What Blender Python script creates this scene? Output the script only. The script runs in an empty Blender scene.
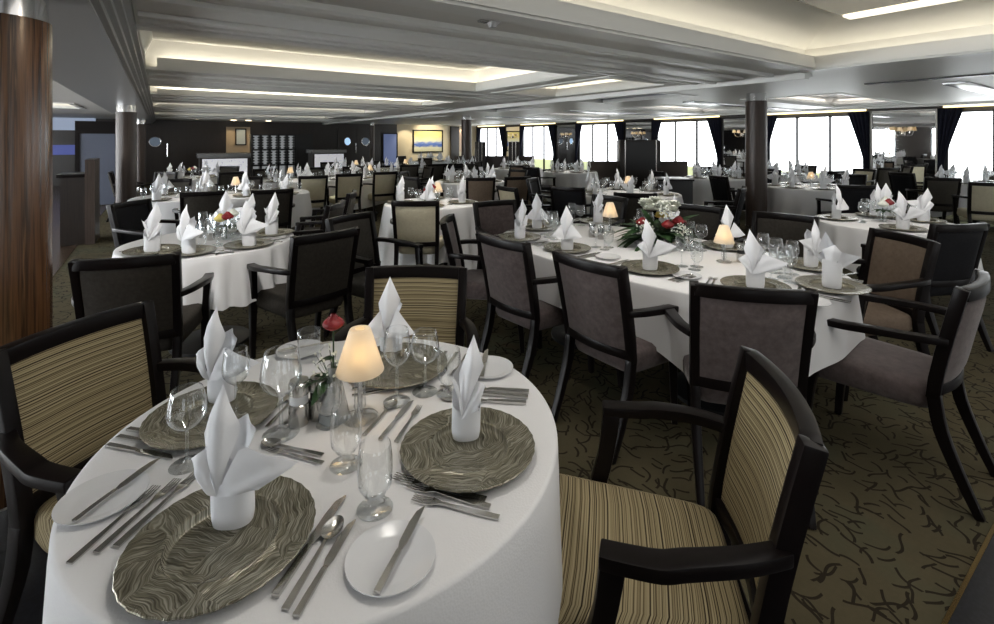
import bpy, bmesh, math, random
from math import sin, cos, pi, radians as R_, sqrt, atan2
from mathutils import Vector, Matrix

random.seed(7)
SC = bpy.context.scene
COL = SC.collection
F, CX, CY, H = 485.0, 497.0, 140.0, 1.48       # focal length in px, horizon, eye height
YAW = R_(34.8)
CS, SN = cos(YAW), sin(YAW)

# ------------------------------------------------------------------ coordinates
def W(X, Y):
    """camera-aligned floor coordinates -> room coordinates"""
    return (X * CS + Y * SN, -X * SN + Y * CS)
def C_(u, v):
    return (u * CS - v * SN, u * SN + v * CS)
def at(px, py, z):
    Y = F * (H - z) / (py - CY)
    return ((px - CX) / F * Y, Y)
def face_rot(deg):
    """deg: 0 away from the camera, 90 to the right, 180 towards the camera -> z rotation for local +Y"""
    a = R_(deg)
    fx, fy = W(sin(a), cos(a))
    return atan2(-fx, fy)
def on_right_wall(px, u=13.3):
    t = (px - CX) / F
    Y = u / (CS * t + SN)
    return Y * (CS - SN * t), Y
def on_back_wall(px, v=21.0):
    t = (px - CX) / F
    Y = v / (CS - SN * t)
    return Y * (CS * t + SN), Y
def zat(py, Y):
    return H + (CY - py) * Y / F

# ------------------------------------------------------------------ materials
MATS = {}
def new_mat(name):
    m = bpy.data.materials.new(name); m.use_nodes = True
    MATS[name] = m
    nt = m.node_tree
    return m, nt, nt.nodes['Principled BSDF'], nt.nodes['Material Output']
def pm(name, col, rough=0.5, metal=0.0, spec=0.5, **kw):
    m, nt, b, o = new_mat(name)
    b.inputs['Base Color'].default_value = (*col, 1)
    b.inputs['Roughness'].default_value = rough
    b.inputs['Metallic'].default_value = metal
    b.inputs['Specular IOR Level'].default_value = spec
    for k, v in kw.items():
        b.inputs[k.replace('_', ' ')].default_value = v
    return m
def N(nt, t, **kw):
    n = nt.nodes.new(t)
    for k, v in kw.items(): setattr(n, k, v)
    return n
def L(nt, a, b): nt.links.new(a, b)
def math_(nt, op, a, b=None, c=None):
    n = N(nt, 'ShaderNodeMath', operation=op)
    for i, x in enumerate((a, b, c)):
        if x is None: continue
        if isinstance(x, (int, float)): n.inputs[i].default_value = x
        else: L(nt, x, n.inputs[i])
    return n.outputs[0]
def ramp(nt, fac, stops, interp='LINEAR'):
    n = N(nt, 'ShaderNodeValToRGB'); n.color_ramp.interpolation = interp
    el = n.color_ramp.elements
    while len(el) < len(stops): el.new(0.5)
    for e, (p, c) in zip(el, stops):
        e.position = p; e.color = (*c, 1)
    L(nt, fac, n.inputs[0]); return n.outputs[0]
def noise(nt, vec, scale, detail=3.0, rough=0.5, dist=0.0):
    n = N(nt, 'ShaderNodeTexNoise')
    n.inputs['Scale'].default_value = scale; n.inputs['Detail'].default_value = detail
    n.inputs['Roughness'].default_value = rough; n.inputs['Distortion'].default_value = dist
    if vec is not None: L(nt, vec, n.inputs['Vector'])
    return n
def mapping(nt, vec, scale=(1, 1, 1), rot=(0, 0, 0)):
    n = N(nt, 'ShaderNodeMapping')
    n.inputs['Scale'].default_value = scale; n.inputs['Rotation'].default_value = rot
    L(nt, vec, n.inputs['Vector']); return n.outputs[0]
def objco(nt): return N(nt, 'ShaderNodeTexCoord').outputs['Object']
def bump(nt, b, height, strength=0.3, dist=0.002):
    n = N(nt, 'ShaderNodeBump'); n.inputs['Strength'].default_value = strength
    n.inputs['Distance'].default_value = dist
    L(nt, height, n.inputs['Height']); L(nt, n.outputs[0], b.inputs['Normal'])
def mixc(nt, fac, a, b):
    n = N(nt, 'ShaderNodeMix', data_type='RGBA')
    if isinstance(fac, (int, float)): n.inputs['Factor'].default_value = fac
    else: L(nt, fac, n.inputs['Factor'])
    for k, x in ((6, a), (7, b)):
        if isinstance(x, tuple): n.inputs[k].default_value = (*x, 1)
        else: L(nt, x, n.inputs[k])
    return n.outputs[2]

WOODK = pm('dark_wood', (0.007, 0.005, 0.005), 0.30, 0, .17)
def fabric(name, c1, c2, scale=60, rough=0.9, sheen=0.0, bscale=700):
    m, nt, b, o = new_mat(name)
    co = objco(nt)
    n = noise(nt, co, scale, 4, .65)
    L(nt, ramp(nt, n.outputs[0], [(.3, c1), (.7, c2)]), b.inputs['Base Color'])
    b.inputs['Roughness'].default_value = rough
    b.inputs['Specular IOR Level'].default_value = 0.15
    b.inputs['Sheen Weight'].default_value = sheen
    bump(nt, b, noise(nt, co, bscale, 2).outputs[0], .3, .001)
    return m
VELVET = fabric('plum_velvet', (.085, .066, .064), (.150, .118, .116), 28, .85, .3)
CHAR = fabric('charcoal_fabric', (.036, .032, .027), (.054, .048, .041), 50)
GREYF = fabric('grey_fabric', (.060, .055, .048), (.082, .076, .066), 50)
BLACKF = fabric('black_fabric', (.010, .010, .012), (.016, .016, .019), 50, .7)
BROWNF = fabric('brown_fabric', (.150, .112, .084), (.20, .152, .115), 40)
CREAMF = fabric('cream_fabric', (.58, .53, .39), (.66, .61, .46), 40)
def stripes(name, back):
    m, nt, b, o = new_mat(name)
    co = objco(nt)
    s = N(nt, 'ShaderNodeSeparateXYZ'); L(nt, co, s.inputs[0])
    t = math_(nt, 'ADD', math_(nt, 'MULTIPLY', s.outputs[1], 0.0 if back else 1.0), s.outputs[2])
    cmb = N(nt, 'ShaderNodeCombineXYZ')
    L(nt, math_(nt, 'MULTIPLY', s.outputs[0], .25), cmb.inputs[1]); L(nt, t, cmb.inputs[0])
    nw = noise(nt, cmb.outputs[0], 16, 2)
    tt = math_(nt, 'ADD', t, math_(nt, 'MULTIPLY', nw.outputs[0], .0025))
    sc = math_(nt, 'MULTIPLY', tt, 1.0)
    n1 = N(nt, 'ShaderNodeTexNoise', noise_dimensions='1D'); L(nt, sc, n1.inputs['W'])
    n1.inputs['Scale'].default_value = 230; n1.inputs['Detail'].default_value = 1.5
    c = ramp(nt, n1.outputs[0], [(.30, (.030, .021, .012)), (.43, (.15, .113, .060)), (.52, (.36, .295, .170)), (.68, (.43, .36, .22))])
    L(nt, c, b.inputs['Base Color']); b.inputs['Roughness'].default_value = .8
    b.inputs['Specular IOR Level'].default_value = .2
    bump(nt, b, n1.outputs[0], .25, .002)
    return m
STRIPE = stripes('striped_seat_fabric', False); STRIPEB = stripes('striped_back_fabric', True)

def cloth_mat(name, col, sc, st=.18):
    m, nt, b, o = new_mat(name)
    co = objco(nt)
    b.inputs['Base Color'].default_value = (*col, 1); b.inputs['Roughness'].default_value = .85
    b.inputs['Specular IOR Level'].default_value = .15
    v = N(nt, 'ShaderNodeTexVoronoi'); v.inputs['Scale'].default_value = sc; L(nt, co, v.inputs['Vector'])
    h = math_(nt, 'ADD', v.outputs[0], math_(nt, 'MULTIPLY', noise(nt, co, 14, 3).outputs[0], 1.4))
    bump(nt, b, h, st, .004)
    return m
CLOTH = cloth_mat('table_linen', (.80, .80, .81), 220, .10)
NAPKIN = cloth_mat('napkin_linen', (.90, .91, .94), 900, .05)

def glass(name, tint=(1, 1, 1), lo=.035, hi=.65):
    m, nt, b, o = new_mat(name); nt.nodes.remove(b)
    tr = N(nt, 'ShaderNodeBsdfTransparent'); tr.inputs[0].default_value = (*tint, 1)
    gl = N(nt, 'ShaderNodeBsdfGlossy'); gl.inputs['Roughness'].default_value = .03
    gl.inputs['Color'].default_value = (.95, .97, 1, 1)
    lw = N(nt, 'ShaderNodeLayerWeight'); lw.inputs[0].default_value = .45
    mr = N(nt, 'ShaderNodeMapRange'); L(nt, lw.outputs['Facing'], mr.inputs[0])
    mr.inputs[1].default_value = .30; mr.inputs[2].default_value = 1; mr.inputs[3].default_value = lo; mr.inputs[4].default_value = hi
    mx = N(nt, 'ShaderNodeMixShader'); L(nt, mr.outputs[0], mx.inputs[0]); L(nt, tr.outputs[0], mx.inputs[1]); L(nt, gl.outputs[0], mx.inputs[2])
    L(nt, mx.outputs[0], o.inputs[0]); return m
GLASS = glass('clear_glass', (.97, .98, .98), .10, 1.0)
def frosted():
    m, nt, b, o = new_mat('frosted_glass')
    tr = N(nt, 'ShaderNodeBsdfTransparent'); tr.inputs[0].default_value = (1, 1, 1, 1)
    b.inputs['Base Color'].default_value = (.55, .58, .60, 1); b.inputs['Roughness'].default_value = .25
    mx = N(nt, 'ShaderNodeMixShader'); mx.inputs[0].default_value = .45
    L(nt, tr.outputs[0], mx.inputs[1]); L(nt, b.outputs[0], mx.inputs[2]); L(nt, mx.outputs[0], o.inputs[0]); return m
FROST = frosted()
STEEL = pm('steel', (.62, .61, .59), .22, 1.0)
CHROME = pm('chrome', (.75, .75, .76), .12, 1.0)
CHINA = pm('white_china', (.74, .75, .77), .22)
EMITC = {}
def emit(name, col, s):
    m, nt, b, o = new_mat(name)
    b.inputs['Base Color'].default_value = (*[min(1, c) * .5 for c in col], 1)
    b.inputs['Emission Color'].default_value = (*col, 1); b.inputs['Emission Strength'].default_value = s
    return m
FLAME = emit('candle_glow', (1, .70, .34), 6.5)
def shade_mat():
    m, nt, b, o = new_mat('lamp_shade_glass')
    b.inputs['Base Color'].default_value = (.90, .88, .84, 1); b.inputs['Roughness'].default_value = .5
    tl = N(nt, 'ShaderNodeBsdfTranslucent'); tl.inputs[0].default_value = (.95, .90, .80, 1)
    tr = N(nt, 'ShaderNodeBsdfTransparent'); tr.inputs[0].default_value = (1, .93, .8, 1)
    m1 = N(nt, 'ShaderNodeMixShader'); m1.inputs[0].default_value = .42
    L(nt, b.outputs[0], m1.inputs[1]); L(nt, tl.outputs[0], m1.inputs[2])
    m2 = N(nt, 'ShaderNodeMixShader'); m2.inputs[0].default_value = .16
    L(nt, m1.outputs[0], m2.inputs[1]); L(nt, tr.outputs[0], m2.inputs[2]); L(nt, m2.outputs[0], o.inputs[0]); return m
SHADE = shade_mat()

def charger_mat():
    m, nt, b, o = new_mat('charger_glass')
    co = objco(nt)
    v = N(nt, 'ShaderNodeTexVoronoi'); v.inputs['Scale'].default_value = 9
    dn = N(nt, 'ShaderNodeVectorMath', operation='MULTIPLY_ADD'); L(nt, noise(nt, co, 14, 2).outputs[1], dn.inputs[0]); dn.inputs[1].default_value = (.05, .05, 0); L(nt, co, dn.inputs[2])
    L(nt, dn.outputs[0], v.inputs['Vector'])
    sc = N(nt, 'ShaderNodeSeparateColor'); L(nt, v.outputs['Color'], sc.inputs[0])
    vr = N(nt, 'ShaderNodeVectorRotate', rotation_type='Z_AXIS'); L(nt, dn.outputs[0], vr.inputs['Vector'])
    L(nt, math_(nt, 'MULTIPLY', sc.outputs[0], 6.28), vr.inputs['Angle'])
    w = noise(nt, mapping(nt, vr.outputs[0], (42, 1.8, 1)), 9, 1.5, .5)
    c = ramp(nt, w.outputs[0], [(.32, (.10, .09, .062)), (.5, (.23, .215, .16)), (.68, (.48, .46, .38))])
    L(nt, c, b.inputs['Base Color'])
    b.inputs['Metallic'].default_value = .55; b.inputs['Roughness'].default_value = .24
    bump(nt, b, w.outputs[0], .6, .002)
    return m
CHARGER = charger_mat()

def carpet_mat():
    m, nt, b, o = new_mat('patterned_carpet')
    co = objco(nt)
    def layer(scale, amp, wid, off):
        mp = N(nt, 'ShaderNodeMapping'); mp.inputs['Location'].default_value = (off, off * .7, 0); L(nt, co, mp.inputs[0])
        v = N(nt, 'ShaderNodeTexVoronoi', voronoi_dimensions='2D'); v.inputs['Scale'].default_value = scale
        L(nt, mp.outputs[0], v.inputs['Vector'])
        sc = N(nt, 'ShaderNodeVectorMath', operation='SUBTRACT')
        L(nt, mp.outputs[0], sc.inputs[0]); L(nt, v.outputs['Position'], sc.inputs[1])
        s = N(nt, 'ShaderNodeSeparateColor'); L(nt, v.outputs['Color'], s.inputs[0])
        vr = N(nt, 'ShaderNodeVectorRotate', rotation_type='Z_AXIS'); L(nt, sc.outputs[0], vr.inputs['Vector'])
        L(nt, math_(nt, 'MULTIPLY', s.outputs[0], 6.28), vr.inputs['Angle'])
        x = N(nt, 'ShaderNodeSeparateXYZ'); L(nt, vr.outputs[0], x.inputs[0])
        k = math_(nt, 'ADD', math_(nt, 'MULTIPLY', x.outputs[0], 42 * scale / 8), math_(nt, 'MULTIPLY', s.outputs[1], 6.28))
        y2 = math_(nt, 'ADD', x.outputs[1], math_(nt, 'MULTIPLY', math_(nt, 'SINE', k), amp))
        a = math_(nt, 'LESS_THAN', math_(nt, 'ABSOLUTE', y2), wid)
        l = math_(nt, 'LESS_THAN', math_(nt, 'ABSOLUTE', x.outputs[0]), math_(nt, 'MULTIPLY', math_(nt, 'ADD', s.outputs[2], .55), .040 * 8 / scale))
        return math_(nt, 'MULTIPLY', a, l)
    st = math_(nt, 'MAXIMUM', math_(nt, 'MAXIMUM', layer(6.4, .016, .0056, 0), layer(7.6, .014, .0052, 3.3)), math_(nt, 'MAXIMUM', layer(8.4, .016, .0048, 8.1), layer(7.0, .015, .0050, 12.7)))
    big = noise(nt, co, 1.6, 3).outputs[0]
    base = ramp(nt, big, [(.34, (.075, .064, .036)), (.52, (.105, .088, .052)), (.66, (.088, .090, .056)), (.74, (.125, .074, .042))])
    fine = noise(nt, co, 55, 4).outputs[0]
    base2 = mixc(nt, math_(nt, 'MULTIPLY', fine, .5), base, (.065, .056, .032))
    L(nt, mixc(nt, math_(nt, 'MULTIPLY', st, .92), base2, (.020, .015, .010)), b.inputs['Base Color'])
    b.inputs['Roughness'].default_value = .95; b.inputs['Specular IOR Level'].default_value = .1
    bump(nt, b, noise(nt, co, 500, 2).outputs[0], .5, .004)
    return m
CARPET = carpet_mat()
def tile_mat():
    m, nt, b, o = new_mat('dark_tile')
    co = objco(nt); n = noise(nt, co, 90, 3)
    L(nt, ramp(nt, n.outputs[0], [(.4, (.005, .0055, .008)), (.75, (.016, .018, .024))]), b.inputs['Base Color'])
    b.inputs['Roughness'].default_value = .3; return m
TILE = tile_mat()
def wood_floor():
    m, nt, b, o = new_mat('dark_floorboards')
    co = mapping(nt, objco(nt), (9, .8, 1)); n = noise(nt, co, 2, 4)
    L(nt, ramp(nt, n.outputs[0], [(.3, (.03, .018, .010)), (.7, (.085, .052, .030))]), b.inputs['Base Color'])
    b.inputs['Roughness'].default_value = .25; return m
FLOORW = wood_floor()
def zebra(name, dark, mid, light, rough=.22):
    m, nt, b, o = new_mat(name)
    co = mapping(nt, objco(nt), (34, 34, .7)); n = noise(nt, co, 1.6, 4, .6)
    L(nt, ramp(nt, n.outputs[0], [(.36, dark), (.5, mid), (.62, dark), (.72, light)]), b.inputs['Base Color'])
    b.inputs['Roughness'].default_value = rough; return m
ZEBRA = zebra('zebrawood_veneer', (.032, .016, .008), (.14, .068, .030), (.27, .150, .070))
DKVEN = zebra('dark_veneer', (.034, .022, .017), (.058, .039, .030), (.075, .052, .040), .42)
PANELW = zebra('dark_panel_wood', (.010, .007, .006), (.020, .013, .010), (.026, .018, .014), .3)
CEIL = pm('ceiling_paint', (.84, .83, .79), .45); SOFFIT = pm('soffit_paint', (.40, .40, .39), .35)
CEILW = pm('ceiling_trim_paint', (.86, .86, .83), .4)
CEILM = pm('ceiling_satin_panel', (.68, .69, .72), .2, .3)
COVE = pm('cove_paint', (.80, .79, .74), .6)
CREAMW = pm('cream_wall_paint', (.62, .55, .40), .6)
WALLD = pm('dark_wall_paint', (.030, .026, .024), .5)
BLK = pm('black_metal', (.012, .012, .013), .35)
NAVY = pm('navy_velvet', (.012, .013, .024), .9, 0, .2)
MIRROR = pm('mirror_silver', (.80, .80, .80), .02, 1.0)
GOLD = pm('brass', (.30, .21, .09), .25, 1.0)
BEIGE = pm('beige_panel', (.52, .38, .27), .5)
def blind_mat(name, s):
    m, nt, b, o = new_mat(name)
    b.inputs['Base Color'].default_value = (.8, .8, .8, 1)
    b.inputs['Emission Color'].default_value = (.93, .97, 1.0, 1); b.inputs['Emission Strength'].default_value = s
    return m
BLIND = blind_mat('daylit_blind', 4.8); BLINDP = blind_mat('daylit_blind_port', 18.0)
GRASSY = emit('daylit_deck', (.80, .88, .50), 1.0)
def noise_leaf(name, a, c):
    m, nt, b, o = new_mat(name)
    L(nt, ramp(nt, noise(nt, objco(nt), 40, 3).outputs[0], [(.3, a), (.7, c)]), b.inputs['Base Color'])
    b.inputs['Roughness'].default_value = .5; return m
LEAF = noise_leaf('leaf_green', (.012, .035, .010), (.03, .085, .022))
ROSE = noise_leaf('rose_petal', (.16, .004, .006), (.30, .010, .014))
MUM = pm('white_petal', (.80, .82, .74), .6)
YEL = pm('yellow_petal', (.75, .62, .18), .6)

# ------------------------------------------------------------------ mesh builder
class MB:
    def __init__(s): s.bm = bmesh.new()
    def _f(s, vs):
        try: return s.bm.faces.new(vs)
        except ValueError: return None
    def box(s, x0, x1, y0, y1, z0, z1):
        v = [s.bm.verts.new(p) for p in ((x0, y0, z0), (x1, y0, z0), (x1, y1, z0), (x0, y1, z0), (x0, y0, z1), (x1, y0, z1), (x1, y1, z1), (x0, y1, z1))]
        for q in ((3, 2, 1, 0), (4, 5, 6, 7), (0, 1, 5, 4), (1, 2, 6, 5), (2, 3, 7, 6), (3, 0, 4, 7)): s._f([v[i] for i in q])
        return s
    def sweep(s, pts, secs, side=(1, 0, 0), caps=True):
        """rectangular section swept along pts; secs = (width along side, depth) per point"""
        rings = []; pts = [Vector(p) for p in pts]; n = len(pts)
        for i, p in enumerate(pts):
            t = (pts[min(i + 1, n - 1)] - pts[max(i - 1, 0)]).normalized()
            a = Vector(side); a = (a - t * a.dot(t)).normalized(); b = t.cross(a)
            w, d = secs[i] if isinstance(secs, list) else secs
            rings.append([s.bm.verts.new(p + a * sx * w / 2 + b * sy * d / 2) for sx, sy in ((-1, -1), (1, -1), (1, 1), (-1, 1))])
        for r0, r1 in zip(rings, rings[1:]):
            for k in range(4): s._f([r0[k], r0[(k + 1) % 4], r1[(k + 1) % 4], r1[k]])
        if caps: s._f(rings[0][::-1]); s._f(rings[-1])
        return s
    def tube(s, pts, rad, seg=8, caps=True):
        pts = [Vector(p) for p in pts]; n = len(pts); rings = []
        for i, p in enumerate(pts):
            t = (pts[min(i + 1, n - 1)] - pts[max(i - 1, 0)]).normalized()
            a = t.orthogonal().normalized() if i == 0 else (a - t * a.dot(t)).normalized()
            b = t.cross(a); r = rad[i] if isinstance(rad, (list, tuple)) else rad
            rings.append([s.bm.verts.new(p + (a * cos(2 * pi * k / seg) + b * sin(2 * pi * k / seg)) * r) for k in range(seg)])
        for r0, r1 in zip(rings, rings[1:]):
            for k in range(seg): s._f([r0[k], r0[(k + 1) % seg], r1[(k + 1) % seg], r1[k]])
        if caps: s._f(rings[0][::-1]); s._f(rings[-1])
        return s
    def lathe(s, prof, seg=24, c=(0, 0, 0), ex=1.0, ey=1.0, rfun=None):
        rings = []
        for r, z in prof:
            if r < 1e-5: rings.append([s.bm.verts.new((c[0], c[1], c[2] + z))])
            else: rings.append([s.bm.verts.new((c[0] + ex * r * (rfun(2 * pi * k / seg, r) if rfun else 1) * cos(2 * pi * k / seg), c[1] + ey * r * (rfun(2 * pi * k / seg, r) if rfun else 1) * sin(2 * pi * k / seg), c[2] + z)) for k in range(seg)])
        for r0, r1 in zip(rings, rings[1:]):
            for k in range(seg):
                k2 = (k + 1) % seg
                if len(r0) == 1 and len(r1) == 1: continue
                if len(r0) == 1: s._f([r0[0], r1[k2], r1[k]][::-1])
                elif len(r1) == 1: s._f([r0[k], r0[k2], r1[0]])
                else: s._f([r0[k], r0[k2], r1[k2], r1[k]])
        return s
    def grid(s, fn, nu, nv, wrap=False):
        vs = [[s.bm.verts.new(fn(i / (nu if wrap else nu - 1), j / (nv - 1))) for i in range(nu)] for j in range(nv)]
        for j in range(nv - 1):
            for i in range(nu if wrap else nu - 1):
                i2 = (i + 1) % nu
                s._f([vs[j][i], vs[j][i2], vs[j + 1][i2], vs[j + 1][i]])
        return s
    def sphere(s, c, r, seg=10, rings=7, sx=1, sy=1, sz=1):
        prof = [(r * sin(pi * k / rings), -r * cos(pi * k / rings) * sz) for k in range(rings + 1)]
        prof[0] = (0, prof[0][1]); prof[-1] = (0, prof[-1][1])
        return s.lathe(prof, seg, c, sx, sy)
    def solid(s, t):
        bmesh.ops.recalc_face_normals(s.bm, faces=s.bm.faces[:])
        bmesh.ops.solidify(s.bm, geom=s.bm.faces[:], thickness=t); return s
    def bevel(s, off, seg=2, ang=30):
        bmesh.ops.recalc_face_normals(s.bm, faces=s.bm.faces[:])
        es = [e for e in s.bm.edges if len(e.link_faces) == 2 and e.calc_face_angle(0) > R_(ang)]
        bmesh.ops.bevel(s.bm, geom=es, offset=off, segments=seg, profile=.6, affect='EDGES', clamp_overlap=True); return s
    def build(s, name, mat, parent=None, ang=40, recalc=True):
        if recalc: bmesh.ops.recalc_face_normals(s.bm, faces=s.bm.faces[:])
        me = bpy.data.meshes.new(name); s.bm.to_mesh(me); s.bm.free()
        me.materials.append(mat)
        me.polygons.foreach_set('use_smooth', [True] * len(me.polygons))
        me.set_sharp_from_angle(angle=R_(ang))
        o = bpy.data.objects.new(name, me); COL.objects.link(o)
        if parent: o.parent = parent
        return o

ALL = []
def tag(o, label, cat, group=None):
    o['label'] = label; o['category'] = cat
    if group: o['group'] = group
    ALL.append(o); return o
def empty(name, loc=(0, 0, 0), rz=0):
    o = bpy.data.objects.new(name, None); COL.objects.link(o)
    o.location = loc; o.rotation_euler = (0, 0, rz); o.empty_display_size = .1; return o
def struct(o):
    o['kind'] = 'structure'; return o
def kids(o): return [c for c in bpy.data.objects if c.parent == o]
KIDS = {}
def remember(root):
    def rec(o): return [(c, rec(c)) for c in kids(o)]
    KIDS[root.name] = rec(root); return root
USED = set()
def put(proto, loc, rz, label, cat, group=None, scale=1.0):
    """first call uses the thing itself, later calls copy it with its parts"""
    if proto.name not in USED:
        USED.add(proto.name); r = proto
    else:
        r = proto.copy(); COL.objects.link(r)
        def rec(lst, par):
            for c, sub in lst:
                d = c.copy(); COL.objects.link(d); d.parent = par; rec(sub, d)
        rec(KIDS.get(proto.name, []), r)
    r.location = loc; r.rotation_euler = (0, 0, rz)
    if scale != 1.0: r.scale = (scale,) * 3
    return tag(r, label, cat, group)

# ------------------------------------------------------------------ chairs
def smooth(pts, secs, k=4):
    """Catmull-Rom through the points, sections interpolated along"""
    P = [Vector(p) for p in pts]; op, os_ = [], []
    for i in range(len(P) - 1):
        a, b, c, d = P[max(i - 1, 0)], P[i], P[i + 1], P[min(i + 2, len(P) - 1)]
        for j in range(k):
            t = j / k
            op.append(.5 * ((2 * b) + (c - a) * t + (2 * a - 5 * b + 4 * c - d) * t * t + (3 * b - a - 3 * c + d) * t ** 3))
            os_.append(tuple(x * (1 - t) + y * t for x, y in zip(secs[i], secs[i + 1])))
    op.append(P[-1]); os_.append(secs[-1]); return op, os_
def make_chair(fab, backfab=None, ay=0.0):
    t = empty('dining_chair')
    m = MB()
    def seat(a, b):
        # rounded cushion as a closed profile around a trapezoid plan
        ang = 2 * pi * a
        k = [(0, .0), (.82, 0), (.95, .012), (1, .04), (1, .085), (.965, .108), (.86, .121), (.5, .127), (0, .128)]
        i = b * (len(k) - 1); j = min(int(i), len(k) - 2); f = i - j
        r = k[j][0] * (1 - f) + k[j + 1][0] * f; z = k[j][1] * (1 - f) + k[j + 1][1] * f
        cx, sx = cos(ang), sin(ang); e = 2 / 9
        x = (abs(cx) ** e) * (1 if cx >= 0 else -1); y = (abs(sx) ** e) * (1 if sx >= 0 else -1)
        yy = .015 + y * .262 * r
        wd = .222 + .026 * (y * r)
        return (x * wd * r, yy, .345 + z)
    m.grid(seat, 48, 17, True)
    m.build('seat', fab, t, 50)
    def ycurve(x, z):
        lean = -.245 - .09 * ((z - .44) / .45) ** 1.2 if z > .44 else -.245
        return lean - .035 * (1 - (x / .225) ** 2)
    m = MB()
    def panel(side):
        def fn(a, b):
            x = -.196 + .392 * a; z = .475 + .375 * b
            x *= (.95 + .05 * b)
            puff = .014 * (1 - (2 * a - 1) ** 6) * (1 - (2 * b - 1) ** 6)
            return (x, ycurve(x, z) + side * (.010 + puff), z)
        return fn
    m.grid(panel(1), 13, 9); m.grid(panel(-1), 13, 9)
    bmesh.ops.remove_doubles(m.bm, verts=m.bm.verts[:], dist=1e-5)
    bd = [e for e in m.bm.edges if e.is_boundary]
    bmesh.ops.bridge_loops(m.bm, edges=bd)
    m.build('back_panel', backfab or fab, t, 50)
    m = MB()
    for s in (-1, 1):
        zs = [.42, .5, .6, .7, .8, .893]
        m.sweep([(s * (.200 + .014 * (z - .42) / .47), ycurve(.225, max(z, .44)), z) for z in zs], (.038, .046))
    for z, h in ((.868, .052), (.462, .045)):
        xs = [-.212 + .424 * k / 10 for k in range(11)]
        m.sweep([(x * (1 if z > .6 else .94), ycurve(x, z), z) for x in xs], (h, .040), side=(0, 0, 1))
    m.bevel(.006, 2).build('back_frame', WOODK, t)
    for s in (-1, 1):
        m = MB()
        m.sweep(*smooth([(s * .212, -.29, .668), (s * .252, -.2, .668), (s * .275, -.05 - ay * .5, .660), (s * .280, .04 - ay, .652), (s * .275, .115 - ay, .648), (s * .272, .155 - ay, .648)],
                [(.040, .030), (.046, .030), (.052, .030), (.054, .030), (.052, .030), (.05, .030)]), side=(1, 0, 0))
        m.bevel(.009, 2).build('armrest', WOODK, t)
        m = MB()
        m.sweep(*smooth([(s * .232, .22 - ay, 0), (s * .238, .205 - ay, .2), (s * .246, .180 - ay, .38), (s * .258, .145 - ay, .52), (s * .269, .128 - ay, .642)],
                [(.030, .030), (.036, .038), (.044, .046), (.036, .046), (.040, .052)], 3))
        m.bevel(.005, 2).build('leg', WOODK, t)
        m = MB()
        m.sweep(*smooth([(s * .196, -.385, 0), (s * .198, -.325, .14), (s * .199, -.268, .30), (s * .200, -.247, .44)],
                [(.028, .030), (.034, .038), (.038, .046), (.038, .046)], 3))
        m.bevel(.005, 2).build('leg', WOODK, t)
    return remember(t)
CH = {'stripe': make_chair(STRIPE, STRIPEB, .085), 'plum': make_chair(VELVET), 'charcoal': make_chair(CHAR), 'grey': make_chair(GREYF),
      'black': make_chair(BLACKF), 'brown': make_chair(BROWNF), 'cream': make_chair(CREAMF)}
FABW = {'stripe': 'beige striped', 'plum': 'plum grey velvet', 'charcoal': 'charcoal', 'grey': 'grey', 'black': 'black', 'brown': 'brown', 'cream': 'cream'}
CHAIRS, TABLES = [], []
def chair_at(kind, X, Y, deg, label, group=None, soft=False):
    CHAIRS.append((soft, kind, X, Y, deg, label, group))
def place_chairs():
    done = []
    for soft, kind, X, Y, deg, label, group in sorted(CHAIRS, key=lambda c: c[0]):
        if soft:
            if any(math.hypot(X - a, Y - b) < .58 for a, b in done): continue
            bad = False
            for (tx, ty, a, b, ax) in TABLES:
                d = Vector((X - tx, Y - ty)); p = abs(d.dot(ax)); q = abs(d.x * ax.y - d.y * ax.x)
                if p < a + .16 and q < b + .16 and math.hypot(p / (a + .16), q / (b + .16)) < 1: bad = True
            if any(math.hypot(X - a, Y - b) < r for a, b, r in ((3.52, 12.2, 1.5), (-.55, 16.2, .9), (.55, 16.0, .8), (2.4, 7.65, .75), (4.0, 7.5, .55), (-.9, 14.3, .5), (-6.04, 7.9, .5))): continue
            if bad or not (-6 < W(X, Y)[0] < 12.9) or Y > 22: continue
        elif Y > 3.2:
            # keep a chair from standing inside a table: draw it back along its own facing
            ux, uy = sin(R_(deg)), cos(R_(deg))
            for (tx, ty, a, b, ax) in TABLES:
                for _ in range(12):
                    d = Vector((X - tx, Y - ty)); p = abs(d.dot(ax)); q = abs(d.x * ax.y - d.y * ax.x)
                    if math.hypot(p / (a + .12), q / (b + .12)) >= 1: break
                    l = max(d.length, .01); X += d.x / l * .04; Y += d.y / l * .04
        done.append((X, Y)); chair_now(kind, X, Y, deg, label, group)
def chair_now(kind, X, Y, deg, label, group=None):
    u, v = W(X, Y)
    return put(CH[kind], (u, v, 0), face_rot(deg), label, 'chair', group)
def chair_px(kind, px, ytop, deg, label, group=None):
    """px, ytop: middle of the top rail in the photograph"""
    X, Y = at(px, ytop, .89)
    a = R_(deg)
    return chair_at(kind, X + .37 * sin(a), Y + .37 * cos(a), deg, label, group)

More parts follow.
